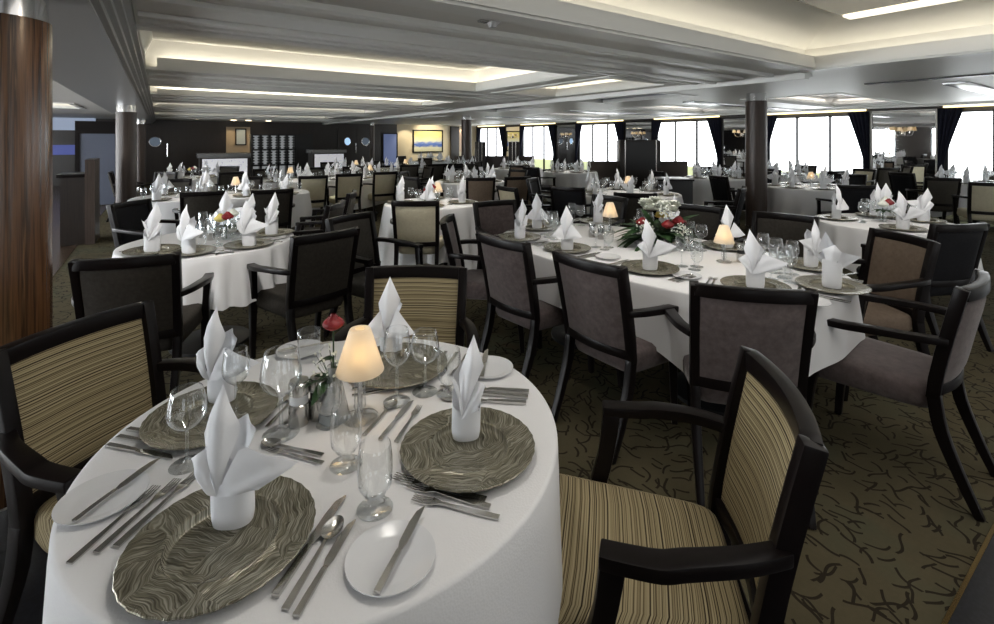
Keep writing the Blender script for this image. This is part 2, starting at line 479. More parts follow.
# ------------------------------------------------------------------ tableware prototypes
def napkin_mesh(seed, leaf, right, left, back=None, th=.112):
    """standing fold: a rolled foot with a tall leaf and side wings opening from a V at the front (-Y)"""
    rnd = random.Random(seed); ph = [rnd.uniform(0, 6.28) for _ in range(6)]
    m = MB()
    def foot(a, b):
        q = 2 * pi * a; e = .8
        cx, sx = cos(q), sin(q); x = abs(cx) ** e * (1 if cx > 0 else -1); y = abs(sx) ** e * (1 if sx > 0 else -1)
        k = min(1, b * 5); r = .93 + .07 * k ** .5 + .025 * sin(3 * q + ph[0] + 3 * b) + .02 * b
        return (.039 * r * x, .027 * r * y, th * b + (.018 * b * b * sin(q + ph[1])))
    m.grid(foot, 40, 12, True)
    fr = [v for v in m.bm.verts if v.co.y < -.012 and v.co.z > th * .8]
    for v in fr: v.co.z -= .016
    def patch(p0, p1, p2, p3, bulge, crease=0.0, nn=11):
        p0, p1, p2, p3 = map(Vector, (p0, p1, p2, p3))
        n = (p2 - p0).cross(p3 - p1).normalized()
        if n.y > 0: n = -n
        for sd in (1, -1):
            def fn(a, b, sd=sd):
                p = p0 * (1 - a) * (1 - b) + p1 * a * (1 - b) + p2 * a * b + p3 * (1 - a) * b
                w = 16 * a * (1 - a) * b * (1 - b)
                d = abs(a - b)
                return p + n * (bulge * w - crease * d + .0035 * sin(7 * a + ph[2]) * sin(6 * b + ph[3]) + sd * .0010 * min(1, 9 * w))
            m.grid(fn, nn, nn)
    V = (-.016, -.034, th * .60)
    (lx, lz, lw) = leaf
    mz = th + (lz - th) * .52
    patch(V, (lx * .6 + lw, -.026, mz), (lx, .002, lz), (lx * .6 - lw, -.028, mz - .012), .016, .012)
    if back: patch((.0, .020, th * .7), (.040, .018, th + .06), (back[0], .016, back[1]), (-.036, .020, th + .055), -.012, -.008)
    (rx, rz, rd) = right
    patch(V, (rx * .5, -.036 - rd, th * .62 + (rz - th * .62) * .30), (rx, -.020 - rd, rz), (.030, -.026, th + .052), .010, -.004)
    (wx, wz, wd) = left
    patch(V, (-.032, -.026, th + .050), (-wx, -.016 - wd, wz), (-wx * .5, -.034 - wd, th * .62 + (wz - th * .62) * .30), .010, -.004)
    bmesh.ops.remove_doubles(m.bm, verts=m.bm.verts[:], dist=1e-5)
    for v in m.bm.verts: v.co.x, v.co.y = -v.co.x, -v.co.y
    return m.build('folded_napkin', NAPKIN, None, 50)
NAP = [napkin_mesh(1, (-.022, .268, .036), (.135, .125, .0), (.075, .130, .0), (.02, .20)), napkin_mesh(2, (.022, .278, .034), (.050, .150, .01), (.045, .185, .01), (.01, .22)),
       napkin_mesh(3, (-.004, .275, .040), (.095, .085, .025), (.095, .085, .025), (.0, .21)), napkin_mesh(4, (.026, .255, .036), (.060, .130, .0), (.115, .150, .0), (-.01, .20))]

def charger():
    m = MB()
    prof = [(0, .003), (.06, .003), (.088, .0035), (.092, .0045), (.096, .009), (.099, .0165), (.103, .0185), (.107, .0180), (.112, .0165), (.135, .0180), (.155, .0205), (.1645, .022), (.166, .0205), (.1645, .017), (.150, .012), (.110, .004), (.095, 0), (0, 0)]
    m.lathe(prof, 96, rfun=lambda a, r: 1 + (.006 * sin(30 * a) if r > .16 else 0))
    return m.build('charger_plate', CHARGER)
CHG = charger()
def bread_plate():
    m = MB()
    m.lathe([(0, .004), (.055, .004), (.062, .006), (.088, .014), (.0905, .0145), (.0905, .012), (.065, .002), (.055, 0), (0, 0)], 56)
    return m.build('bread_plate', CHINA)
BRD = bread_plate()
def fork():
    m = MB()
    m.sweep([(0, 0, .003), (0, .04, .003), (0, .10, .004), (0, .135, .006), (0, .15, .006)], [(.014, .0035), (.014, .004), (.009, .004), (.007, .003), (.018, .0022)], side=(1, 0, 0))
    m.sweep([(0, .147, .006), (0, .158, .0045)], [(.016, .002), (.024, .002)], side=(1, 0, 0))
    for k in range(4):
        x = -.0092 + .0061 * k
        m.sweep([(x, .155, .0045), (x, .18, .0035), (x * .96, .205, .006)], [(.0036, .0018), (.003, .0018), (.0016, .0012)], side=(1, 0, 0))
    return m.build('table_fork', STEEL)
def knife():
    m = MB()
    m.sweep([(0, 0, .004), (0, .05, .0045), (0, .10, .0045), (0, .108, .004)], [(.014, .006), (.013, .0065), (.011, .006), (.008, .004)], side=(1, 0, 0))
    m.sweep([(0, .106, .004), (-.001, .125, .004), (-.002, .18, .004), (-.001, .215, .004), (.004, .235, .004)], [(.010, .0022), (.019, .0018), (.020, .0016), (.015, .0014), (.003, .001)], side=(1, 0, 0))
    return m.build('table_knife', STEEL)
def spoon():
    m = MB()
    m.sweep([(0, 0, .003), (0, .05, .004), (0, .10, .005), (0, .145, .008)], [(.014, .0035), (.012, .004), (.008, .004), (.006, .003)], side=(1, 0, 0))
    def bowl(a, b):
        r = b; th = 2 * pi * a
        return (.0205 * r * cos(th) * (1 - .12 * sin(th)), .172 + .031 * r * sin(th), .0105 - .0085 * (1 - r * r))
    m.grid(bowl, 28, 8, True); bmesh.ops.remove_doubles(m.bm, verts=m.bm.verts[:], dist=1e-5)
    return m.build('soup_spoon', STEEL)
FRK, KNF, SPN = fork(), knife(), spoon()

def wine_glass(name, prof, seg=28):
    m = MB(); m.lathe(prof, seg); return m.build(name, GLASS, None, 70)
STEMB = [(0, .004), (.012, .006), (.0045, .012), (.0038, .05)]
def bowlprof(stem_h, bowl_h, rmax, rtop, foot=.035):
    p = [(0, .0005), (foot * .9, .0005), (foot, .0015), (foot * .7, .004), (.010, .0075), (.0045, .014), (.0038, stem_h * .6), (.0042, stem_h - .004), (.009, stem_h + .001)]
    for k in range(1, 13):
        t = k / 12
        if t < .45: r = rmax * sin(pi / 2 * (t / .45) ** .62)
        else: r = rmax + (rtop - rmax) * ((t - .45) / .55) ** 1.6
        p.append((max(r, .010), stem_h + bowl_h * t))
    top = p[-1]; p.append((top[0] - .0012, top[1] + .0006))
    return p
G_RED = wine_glass('wine_glass', bowlprof(.085, .098, .043, .033, .038))
G_WHITE = wine_glass('wine_glass', bowlprof(.09, .095, .034, .027, .034))
def goblet():
    p = [(0, .0005), (.034, .0005), (.036, .002), (.026, .005), (.012, .009), (.009, .018), (.012, .027), (.024, .036)]
    for t in (.15, .3, .5, .7, .85, 1): p.append((.031 + .004 * sin(pi * t), .036 + .094 * t))
    p.append((.0305, .131)); return wine_glass('water_goblet', p)
G_WAT = goblet()
def tumbler():
    return wine_glass('water_tumbler', [(0, .004), (.024, .004), (.026, .0005), (.028, .0005), (.031, .03), (.034, .07), (.034, .092), (.033, .0925)])
G_TUM = tumbler()

def lamp():
    t = empty('table_lamp')
    m = MB(); m.lathe([(0, 0), (.040, 0), (.042, .004), (.036, .008), (.014, .013), (.011, .022), (.015, .030), (.0135, .036), (.0125, .09), (.013, .118), (.018, .124), (.018, .127), (0, .127)], 28)
    m.build('lamp_base', GLASS, t, 50)
    m = MB(); m.lathe([(0, .014), (.008, .014), (.006, .03), (.006, .118), (0, .118)], 12); m.build('stem_core', CHROME, t)
    m = MB(); m.lathe([(.0555, .112), (.056, .114), (.026, .208), (.0235, .2125), (.022, .2125), (.012, .213)], 40); m.solid(.0015); m.build('lamp_shade', SHADE, t, 60, False)
    m = MB(); m.lathe([(0, .127), (.014, .128), (.015, .165), (.011, .176), (0, .178)], 16); b = m.build('candle', FLAME, t)
    return remember(t)
LAMP = lamp()
def mill(name, top, band):
    t = empty(name)
    m = MB(); m.lathe([(0, 0), (.0185, 0), (.019, .002), (.019, .040), (.0175, .041)], 28); m.build('mill_base', STEEL, t)
    m = MB(); m.lathe([(.0172, .040), (.0172, .058)], 28); m.build('window_band', band, t)
    m = MB(); m.lathe([(.0175, .057), (.019, .058), (.019, .078), (.0185, .080), (.017, .081), (.017, .084), (0, .085)], 28); m.build('mill_top', top, t)
    return remember(t)
SALT = mill('salt_mill', STEEL, CHINA); PEPPER = mill('pepper_mill', STEEL, BLK)

def petals(m, c, r, n, layers, tiltbase=.3, seed=0):
    rnd = random.Random(seed); c = Vector(c)
    for l in range(layers):
        f = (l + 1) / layers
        for k in range(n):
            a = 2 * pi * (k + l * .5) / n + rnd.uniform(-.1, .1)
            el = 1.35 - tiltbase - (1.25 - tiltbase) * f
            d = Vector((cos(a) * cos(el), sin(a) * cos(el), sin(el))); s = Vector((-sin(a), cos(a), 0)); u = s.cross(d) * -1
            w = r * .55 * (.5 + .5 * f)
            pts = [(0, 0, 0), (.45, -1, .12), (.9, -.7, .02), (1.05, 0, -.08), (.9, .7, .02), (.45, 1, .12)]
            vs = [m.bm.verts.new(c + d * r * x + s * w * y - u * r * z) for x, y, z in pts]
            m._f(vs)
def rosebloom(m, c, r, seed=0):
    """wrapped petals: overlapping curved shells around a bud"""
    rnd = random.Random(seed); c = Vector(c)
    for l in range(4):
        n = 3 + l; rr = r * (.35 + .21 * l)
        for k in range(n):
            a0 = 2 * pi * k / n + l * .7 + rnd.uniform(-.2, .2); span = 2 * pi / n * .75
            def fn(a, b, a0=a0, span=span, rr=rr, l=l):
                th = a0 + (a - .5) * 2 * span; z = r * (-.55 + (1.35 - .13 * l) * b)
                q = rr * (.2 + .85 * sin(pi * min(1, .06 + .74 * b)))
                z = r * (-.75 + (1.55 - .17 * l) * b)
                return (c.x + q * cos(th), c.y + q * sin(th), c.z + z - .16 * r * (2 * a - 1) ** 2 * b)
            m.grid(fn, 6, 6)
def leafblade(m, base, d, length, width, droop=.3):
    base = Vector(base); d = Vector(d).normalized(); s = d.cross(Vector((0, 0, 1)));
    s = s.normalized() if s.length > .05 else Vector((1, 0, 0)); up = s.cross(d)
    rows = []
    for k in range(6):
        t = k / 5; w = width * sin(pi * (t * .93 + .04)) ** .8 * .5
        p = base + d * length * t - Vector((0, 0, 1)) * droop * length * t * t
        rows.append([m.bm.verts.new(p - s * w + up * w * .25), m.bm.verts.new(p), m.bm.verts.new(p + s * w + up * w * .25)])
    for a, b in zip(rows, rows[1:]):
        for k in range(2): m._f([a[k], a[k + 1], b[k + 1], b[k]])

# ------------------------------------------------------------------ tables and cloths
ZT = .74
def table_and_cloth(u, v, a, b, rot, desc, expo=2.0, seed=1, drop=.52, corner=.10, nf=13, foldamp=.05, hem=0.0, flare=.10):
    """a, b half axes; rot world rotation"""
    rnd = random.Random(seed)
    t = empty('dining_table', (u, v, 0), rot)
    cxy = C_(u, v); ca = C_(cos(rot), sin(rot)); TABLES.append((cxy[0], cxy[1], a, b, Vector(ca)))
    def outline(th, ra, rb):
        c, s = cos(th), sin(th); e = 2 / expo
        return (ra * abs(c) ** e * (1 if c >= 0 else -1), rb * abs(s) ** e * (1 if s >= 0 else -1))
    def disc(z0, z1, ra, rb):
        m = MB()
        rings = [[m.bm.verts.new((*outline(2 * pi * k / 48, ra, rb), z)) for k in range(48)] for z in (z0, z1)]
        for k in range(48): m._f([rings[0][k], rings[0][(k + 1) % 48], rings[1][(k + 1) % 48], rings[1][k]])
        m._f(rings[0][::-1]); m._f(rings[1]); return m
    disc(.70, ZT - .006, a - .012, b - .012).build('tabletop', WOODK, t)
    xs = (0,) if a < .9 else (-a * .45, a * .45)
    for x in xs:
        m = MB(); m.lathe([(0, .0), (.26, 0), (.26, .02), (.06, .05), (.045, .1), (.045, .68), (.10, .70), (0, .70)], 24, (x, 0, 0)); m.build('pedestal', BLK, t)
    tag(t, 'dark pedestal dining table under the cloth of ' + desc, 'table')
    ph = [rnd.uniform(0, 6.28) for _ in range(8)]
    m = MB()
    NT = 144
    def rim(k, f): return outline(2 * pi * k / NT, a * f, b * f)
    rings = []
    for f in (.25, .5, .75, .93): rings.append([(*rim(k, f), ZT) for k in range(NT)])
    for off, z in ((-.006, ZT), (.001, ZT - .002), (.004, ZT - .008)):
        ring = []
        for k in range(NT):
            x, y = rim(k, 1); l = math.hypot(x, y); ring.append((x * (1 + off / l), y * (1 + off / l), z))
        rings.append(ring)
    for j in range(1, 12):
        q = j / 11; ring = []
        for k in range(NT):
            th = 2 * pi * k / NT
            x, y = rim(k, 1); l = math.hypot(x, y); nx, ny = x / l, y / l
            fold = sin(nf * th + ph[0] + .9 * sin(2 * th + ph[1])) * .6 + .4 * sin((nf * 1.6 // 1) * th + ph[2]) + .35 * sin(3 * th + ph[3])
            dp = drop + corner * (.5 + .5 * cos(4 * th + hem)) ** 2
            dp = min(dp, ZT - .02)
            o = .005 + dp * q * flare + foldamp * (q ** .8) * (fold + .35)
            ring.append((x + nx * o, y + ny * o, ZT - .008 - (dp - .008) * q))
        rings.append(ring)
    vr = [[m.bm.verts.new(p) for p in r] for r in rings]
    cv = m.bm.verts.new((0, 0, ZT))
    for k in range(NT): m._f([cv, vr[0][k], vr[0][(k + 1) % NT]])
    for r0, r1 in zip(vr, vr[1:]):
        for k in range(NT): m._f([r0[k], r0[(k + 1) % NT], r1[(k + 1) % NT], r1[k]])
    c = m.build('tablecloth', CLOTH, None, 180)
    c.location = (u, v, 0); c.rotation_euler = (0, 0, rot)
    tag(c, 'white linen tablecloth draped over ' + desc, 'tablecloth')

def inside(px, py, cx, cy, r, mg=.175):
    """pixel to a spot on the table, drawn in so that a charger stays on it"""
    X, Y = at(px, py, ZT); d = math.hypot(X - cx, Y - cy)
    if d > r - mg: X, Y = cx + (X - cx) * (r - mg) / d, cy + (Y - cy) * (r - mg) / d
    return X, Y
def put_xy(proto, X, Y, z, deg, label, cat, group=None, scale=1.0):
    u, v = W(X, Y); return put(proto, (u, v, z), face_rot(deg), label, cat, group, scale)

# napkins, chargers, glasses of the far tables
def where(dx, dy):
    a = math.degrees(atan2(dx, dy)) % 360
    return ['far side', 'far right', 'right side', 'near right', 'near side', 'near left', 'left side', 'far left'][int((a + 22.5) // 45) % 8]
def ring_table(X, Y, r, desc, seats, chairs, seed, lamp=True, nap=True, n_glass=3, chargers=True, drop=.52, skip=(), foldamp=.05, corner=.1, flower=False, chdist=.36):
    """round table; seats: camera-frame bearings of the settings, chairs: fabric per seat (None for no chair)"""
    u, v = W(X, Y); rnd = random.Random(seed)
    table_and_cloth(u, v, r, r, rnd.uniform(0, 1), desc, seed=seed, drop=drop, foldamp=foldamp, corner=corner)
    for i, (bd, fab) in enumerate(zip(seats, chairs)):
        a = R_(bd); dx, dy = sin(a), cos(a)
        w = where(dx, dy)
        if fab:
            d = r + chdist + rnd.uniform(-.03, .05)
            chair_at(fab, X + dx * d, Y + dy * d, bd + 180 + rnd.uniform(-7, 7), '%s armchair at the %s of %s' % (FABW[fab], w, desc), None, True)
        px, py = X + dx * (r - .19), Y + dy * (r - .19)
        if chargers: put_xy(CHG, px, py, ZT, rnd.uniform(0, 360), 'bronze charger plate at the %s of %s' % (w, desc), 'charger plate', 'charger plates on ' + desc)
        if nap: put_xy(rnd.choice(NAP), px, py, ZT + (.006 if chargers else 0), rnd.uniform(0, 360), 'white folded napkin at the %s of %s' % (w, desc), 'napkin', 'folded napkins on ' + desc, rnd.uniform(1.08, 1.18))
        for g in range(n_glass):
            q = r - .37 + .055 * g; da = .26 + .30 * g; ang = a + da
            q = max(q, .14)
            put_xy([G_RED, G_WHITE, G_WAT][g % 3], X + sin(ang) * q, Y + cos(ang) * q, ZT, 0, 'clear stem glass set out on ' + desc, 'glass', 'stem glasses on ' + desc, 1.05)
    if lamp: put_xy(LAMP, X + .02, Y - .02, ZT, 0, 'small glowing table lamp in the middle of ' + desc, 'lamp')

# ==================================================================== FOREGROUND TABLE
T1 = (-.405, 1.262); R1 = .555
D1 = 'the foreground round table'
table_and_cloth(*W(*T1), R1, R1, .4, D1, seed=4, drop=.60, corner=.08, nf=9, foldamp=.022, flare=.03)
DIRS = {'near': 195.0, 'right': 100.0, 'left': 280.0, 'far': 14.0}      # bearing of each sitter from the table centre
PLATE = {'near': at(223, 534, ZT + .02), 'right': at(468, 443, ZT + .02), 'left': at(213, 411, ZT + .02), 'far': at(398, 363, ZT + .02)}
FORM = {'near': 'nearest the camera', 'right': 'on the right', 'left': 'on the left', 'far': 'on the far side'}
for k in ('near', 'right', 'left', 'far'):
    put_xy(CHG, *PLATE[k], ZT, {'near': 20, 'right': 75, 'left': 140, 'far': 200}[k], 'ridged bronze charger plate %s of the foreground round table' % FORM[k], 'charger plate', 'charger plates on ' + D1, .955)
def nap1(i, px, py, deg, lab, s=1.0):
    X, Y = at(px, py, ZT + .006)
    put_xy(NAP[i], X, Y, ZT + .006, deg, lab, 'napkin', 'folded napkins on ' + D1, s)
nap1(0, 233, 520, 180, 'white folded napkin with a long right wing on the charger nearest the camera', .98)
nap1(1, 466, 436, 170, 'white napkin twisted to a tall point on the right charger of the foreground table', .90)
nap1(0, 222, 399, 190, 'white folded napkin on the left charger of the foreground table', 1.0)
nap1(2, 391, 352, 180, 'white folded napkin with drooping wings behind the wine glass by the lit lamp', .95)

def lay(proto, p0, p1, z, label, cat, group, length):
    """p0, p1: pixel of handle end and of tip"""
    a = Vector(at(*p0, z)); b = Vector(at(*p1, z)); d = b - a
    deg = math.degrees(atan2(d.x, d.y))
    return put_xy(proto, a.x, a.y, z, deg, label, cat, group, max(.8, min(1.15, d.length / length)))
GC = 'cutlery on the foreground table'
for (pr, p0, p1, lab) in [
    (FRK, (69, 565), (157, 488), 'long table fork beside the bread plate, outermost left of the nearest charger'),
    (FRK, (96, 554), (178, 481), 'table fork in the middle of the three left of the nearest charger'),
    (FRK, (116, 548), (200, 472), 'table fork closest to the left edge of the nearest charger'),
    (KNF, (275, 598), (344, 497), 'table knife closest to the right edge of the nearest charger'),
    (SPN, (285, 611), (340, 520), 'soup spoon between two knives right of the nearest charger'),
    (KNF, (296, 618), (354, 521), 'table knife outermost right of the nearest charger by the spoon'),
    (FRK, (486, 501), (394, 478), 'table fork closest to the right charger, of three forks in front of it'),
    (FRK, (490, 508), (408, 486), 'table fork in the middle of three in front of the right charger'),
    (FRK, (499, 519), (413, 499), 'table fork closest to the near edge, of three before the right charger'),
    (KNF, (529, 393), (440, 388), 'table knife at the far side of the right charger, hindmost of three'),
    (SPN, (528, 398), (445, 393), 'spoon behind the right charger, between two knives'),
    (KNF, (526, 404), (440, 400), 'table knife directly behind the right charger'),
    (KNF, (107, 446), (174, 459), 'table knife lying left of the balloon glass, nearest to the bread plate'),
    (SPN, (118, 437), (178, 449), 'spoon left of the balloon glass, between two knives'),
    (KNF, (128, 430), (196, 441), 'table knife left of the balloon glass, farthest from the bread plate'),
    (SPN, (323, 456), (262, 444), 'dessert spoon behind the napkin of the nearest charger'),
    (FRK, (323, 464), (268, 450), 'dessert fork right of the wing of the nearest napkin'),
    (KNF, (259, 424), (282, 403), 'dessert knife left of the big wine glass near the salt mill'),
    (SPN, (267, 428), (290, 404), 'dessert spoon beside the big wine glass near the salt mill'),
    (FRK, (396, 443), (419, 408), 'dessert fork at the left edge of the right charger'),
    (KNF, (380, 441), (406, 409), 'dessert knife leftmost of three beside the right charger'),
    (SPN, (364, 436), (390, 408), 'dessert spoon between lamp foot and the right charger'),
    (KNF, (352, 390), (400, 385), 'table knife behind the lamp stem at the far setting'),
    (SPN, (352, 396), (404, 388), 'spoon behind the lamp stem at the far setting'),
    (FRK, (446, 352), (430, 375), 'table fork leftmost of three at the far setting'),
    (FRK, (457, 353), (440, 377), 'table fork in the middle of three at the far setting'),
    (FRK, (468, 354), (452, 378), 'table fork rightmost of three at the far setting')]:
    nm = {'table_fork': 'fork', 'table_knife': 'knife', 'soup_spoon': 'spoon'}[pr.name.split('.')[0]]
    lay(pr, p0, p1, ZT + .001, lab, nm, GC, {'fork': .205, 'knife': .235, 'spoon': .203}[nm])
for px, py, lab, k0, k1, kl in [
    (103, 496, 'white bread plate with a knife at the left rim of the foreground table', (74, 523), (150, 466), 'butter knife lying on the bread plate at the left rim'),
    (391, 556, 'white bread plate with a knife at the near right rim of the foreground table', (377, 594), (418, 517), 'butter knife lying on the near right bread plate'),
    (489, 367, 'white bread plate at the far right rim of the foreground table', (482, 378), (487, 350), 'butter knife lying on the far right bread plate'),
    (300, 349, 'white bread plate at the far left of the foreground table behind the rose', (278, 352), (318, 345), 'butter knife lying on the bread plate behind the rose')]:
    X, Y = at(px, py, ZT + .01); put_xy(BRD, X, Y, ZT, 0, lab, 'bread plate', 'bread plates on ' + D1, .86)
    lay(KNF, k0, k1, ZT + .0135, kl, 'knife', 'butter knives on ' + D1, .235)
GG = 'glasses on the foreground table'
for pr, px, py, lab, s in [
    (G_RED, 187, 465, 'balloon wine glass left of the nearest napkin, in front of the left charger', .95),
    (G_RED, 281, 434, 'big balloon wine glass left of the salt mill', 1.15),
    (G_WHITE, 236, 418, 'wine glass directly behind the nearest napkin and right of the left napkin', 1.0),
    (G_WAT, 375, 509, 'short stemmed water goblet behind the near right bread plate', 1.0),
    (G_WAT, 346, 465, 'water goblet in front of the lamp base', 1.0),
    (G_WAT, 329, 424, 'water goblet just left of the lamp base', .9),
    (G_WHITE, 397, 402, 'tall wine glass in front of the far napkin, right of the lamp', 1.12),
    (G_RED, 425, 392, 'wine glass right of the far napkin, between two others', .98),
    (G_WAT, 449, 394, 'water goblet left of the tall twisted napkin', 1.0),
    (G_TUM, 309, 360, 'straight water tumbler behind the rose', 1.1)]:
    X, Y = at(px, py, ZT); put_xy(pr, X, Y, ZT, 0, lab, 'glass', GG, s)
X, Y = at(360, 418, ZT); put_xy(LAMP, X, Y, ZT, 0, 'small lit table lamp with frosted cone shade on the foreground table', 'lamp', None, 1.12)
X, Y = at(299, 423, ZT); put_xy(SALT, X, Y, ZT, 0, 'steel salt mill with white band beside the big wine glass', 'salt mill', None, 1.35)
X, Y = at(319, 417, ZT); put_xy(PEPPER, X, Y, ZT, 0, 'steel pepper mill partly behind the salt mill and vase', 'pepper mill', None, 1.3)
# conical vase with a red rose
VX, VY = at(334, 418, ZT); vu, vv = W(VX, VY)
m = MB(); m.lathe([(0, .003), (.030, .003), (.033, .0005), (.0345, .004), (.026, .05), (.016, .10), (.0125, .125), (.0145, .14), (.0135, .14)], 36, (0, 0, 0), 1.2, 1.2)
v_ = m.build('bud_vase', FROST, None, 60); v_.location = (vu, vv, ZT)
tag(v_, 'frosted conical bud vase holding the red rose', 'vase')
t = empty('red_rose', (vu, vv, ZT))
du, dv = W(-.012, .03)
m = MB(); m.tube([(0, 0, .006), (du * .2, dv * .2, .09), (du * .7, dv * .7, .16), (du, dv, .225)], .0022, 7); m.build('flower_stem', LEAF, t)
m = MB(); rosebloom(m, (du, dv, .245), .028, 2); m.build('bloom', ROSE, t, 60)
for q, (dx, dy, z, ln) in enumerate([(-.6, -.35, .11, .10), (-.9, .1, .15, .055), (.5, -.2, .13, .07), (-.3, -.8, .10, .085)]):
    m = MB(); d = W(dx, dy); leafblade(m, (du * .4, dv * .4, z), (d[0], d[1], .12), ln, .036, .5); m.build('leaf', LEAF, t, 60)
tag(t, 'single dark red rose with green leaves in the bud vase', 'rose')
t = empty('gypsophila_sprig', (vu, vv, ZT)); rnd = random.Random(5)
ms, mf = MB(), MB()
for k in range(34):
    a = rnd.uniform(0, 6.28); rr = rnd.uniform(.01, .052); z = rnd.uniform(.13, .19)
    d = W(-.012, .0); p = (rr * cos(a) + d[0], rr * sin(a) + d[1], z)
    ms.tube([(p[0] * .25, p[1] * .25, .10), p], .0006, 4, False); mf.sphere(p, rnd.uniform(.0028, .0042), 6, 4)
ms.build('sprig_stems', LEAF, t); mf.build('tiny_blossoms', MUM, t)
tag(t, 'sprig of tiny white blossoms around the red rose', 'flower sprig')
# chairs of the foreground table
chair_at('stripe', .335, 1.225, 283, 'beige striped armchair in the right foreground, seat fully in view')
chair_at('stripe', -1.015, 1.46, 106, 'beige striped armchair at the left edge by the wood column')
chair_at('stripe', -.375, 1.90, 181, 'beige striped armchair facing the camera behind the foreground table')

# ==================================================================== LEFT TABLE
D2 = 'the left round table'
X2, Y2, R2 = -2.10, 3.56, .56
table_and_cloth(*W(X2, Y2), R2, R2, .2, D2, seed=11, drop=.31, corner=.03, nf=22, foldamp=.042)
for i, (px, py, nk, deg, lab) in enumerate([
    (152, 252, 1, 150, 'leftmost'), (183, 257, 0, 200, 'second from left, with a wide wing'), (256, 247, 0, 185, 'third from left, at the near right rim'),
    (277, 234, 1, 160, 'rightmost'), (266, 226, 3, 180, 'behind the rightmost napkin'), (240, 222, 2, 170, 'farthest, next to the flower vase')]):
    X, Y = inside(px, py, X2, Y2, R2, .15)
    dx, dy = X2 - X, Y2 - Y
    put_xy(CHG, X, Y, ZT, i * 50, 'bronze charger plate under the napkin %s on the left round table' % lab.split(',')[0], 'charger plate', 'charger plates on ' + D2)
    put_xy(NAP[nk], X, Y, ZT + .006, deg, 'white folded napkin on the left round table, ' + lab, 'napkin', 'folded napkins on ' + D2, 1.18)
    l = math.hypot(dx, dy); fx, fy = dx / l, dy / l
    for g, (fo, ri) in enumerate([(.21, .03), (.19, .115), (.26, .09)]):
        put_xy([G_RED, G_WHITE, G_WAT][g], X + fx * fo + fy * ri, Y + fy * fo - fx * ri, ZT, 0, 'clear stem glass set out on ' + D2, 'glass', 'stem glasses on ' + D2)
    put_xy(KNF, X + fy * .19 - fx * .1, Y - fx * .19 - fy * .1, ZT, math.degrees(atan2(fx, fy)), 'table knife right of the napkin %s on the left round table' % lab.split(',')[0], 'knife', 'cutlery on ' + D2)
    put_xy(FRK, X - fy * .19 - fx * .1, Y + fx * .19 - fy * .1, ZT, math.degrees(atan2(fx, fy)), 'table fork left of the napkin %s on the left round table' % lab.split(',')[0], 'fork', 'cutlery on ' + D2)
for px, py, lab in ((228, 256, 'white bread plate at the near rim of the left round table'), (300, 238, 'white bread plate at the right rim of the left round table')):
    X, Y = inside(px, py, X2, Y2, R2, .11); put_xy(BRD, X, Y, ZT, 0, lab, 'bread plate')
X, Y = at(211, 240, ZT); put_xy(SALT, X, Y, ZT, 0, 'steel salt mill on the left round table', 'salt mill')
def posy(X, Y, label, vcol=GLASS, seed=3, cols=(YEL, ROSE, MUM)):
    u, v = W(X, Y); t = empty('flower_posy', (u, v, ZT)); rnd = random.Random(seed)
    m = MB(); m.lathe([(0, .003), (.028, .003), (.03, .0), (.026, .05), (.016, .1), (.018, .115)], 20); o = m.build('bud_vase', vcol, None, 60)
    o.location = (u, v, ZT); tag(o, 'bud vase holding the ' + label, 'vase')
    m = MB()
    for k in range(9):
        a = k * .7; leafblade(m, (0, 0, .10), (cos(a), sin(a), .5), .07, .03, .5)
    m.build('leaves', LEAF, t)
    m = MB(); m.tube([(0, 0, .036), (0, 0, .12)], .003, 6); m.build('flower_stem', LEAF, t)
    for k, c in enumerate(cols):
        a = R_(200 + 75 * k); m = MB(); rosebloom(m, (.032 * cos(a), .032 * sin(a), .155 + .01 * k), .030, k); m.build('bloom', c, t, 60)
    t.scale = (1.35,) * 3; t.location.z -= .0405; tag(t, label, 'flowers')
X, Y = at(217, 243, ZT); posy(X, Y + .12, 'posy of mixed roses on the left round table')
chair_px('charcoal', 124, 259, 340, 'charcoal armchair with its back to the camera in front of the left round table')
chair_px('charcoal', 330, 233, 311, 'charcoal armchair turned sideways at the near right of the left round table')
chair_px('black', 126, 202, 95, 'black armchair seen side on at the left end of the left round table')
chair_px('grey', 340, 203, 270, 'grey armchair seen side on behind the sideways charcoal chair, its edge catching light')
chair_px('grey', 355, 192, 262, 'grey armchair seen side on, hindmost of the three right of the left table')

# ==================================================================== OVAL TABLE
D3 = 'the long oval table'
OC = Vector((.98, 3.25)); OU = Vector((SN, CS)); 
AX = Vector((-.600, .800)); NX = Vector((.800, .600))          # long axis and its right-hand normal, camera frame
def oval(s, n): p = OC + AX * s + NX * n; return (p.x, p.y)
axw = W(AX.x, AX.y)
table_and_cloth(*W(OC.x, OC.y), 1.15, .66, atan2(axw[1], axw[0]), D3, expo=2.7, seed=21, drop=.26, corner=.22, nf=9, foldamp=.014, hem=pi)
S3 = [(755, 287, 0, 200, 'near end, left of two', 75), (832, 287, 3, 30, 'near end, right of two', 30), (650, 269, 0, 180, 'in front of the flowers', 60),
      (567, 249, 2, 190, 'near side left of the flowers', 60), (520, 238, 1, 150, 'leftmost', 110), (537, 228, 2, 180, 'second from left', 150),
      (598, 222, 1, 200, 'behind the left lamp', 235), (811, 266, 3, 160, 'right end behind the near pair', 300), (727, 247, 2, 180, 'behind the right lamp', 240), (672, 231, 1, 180, 'behind the flowers', 235)]
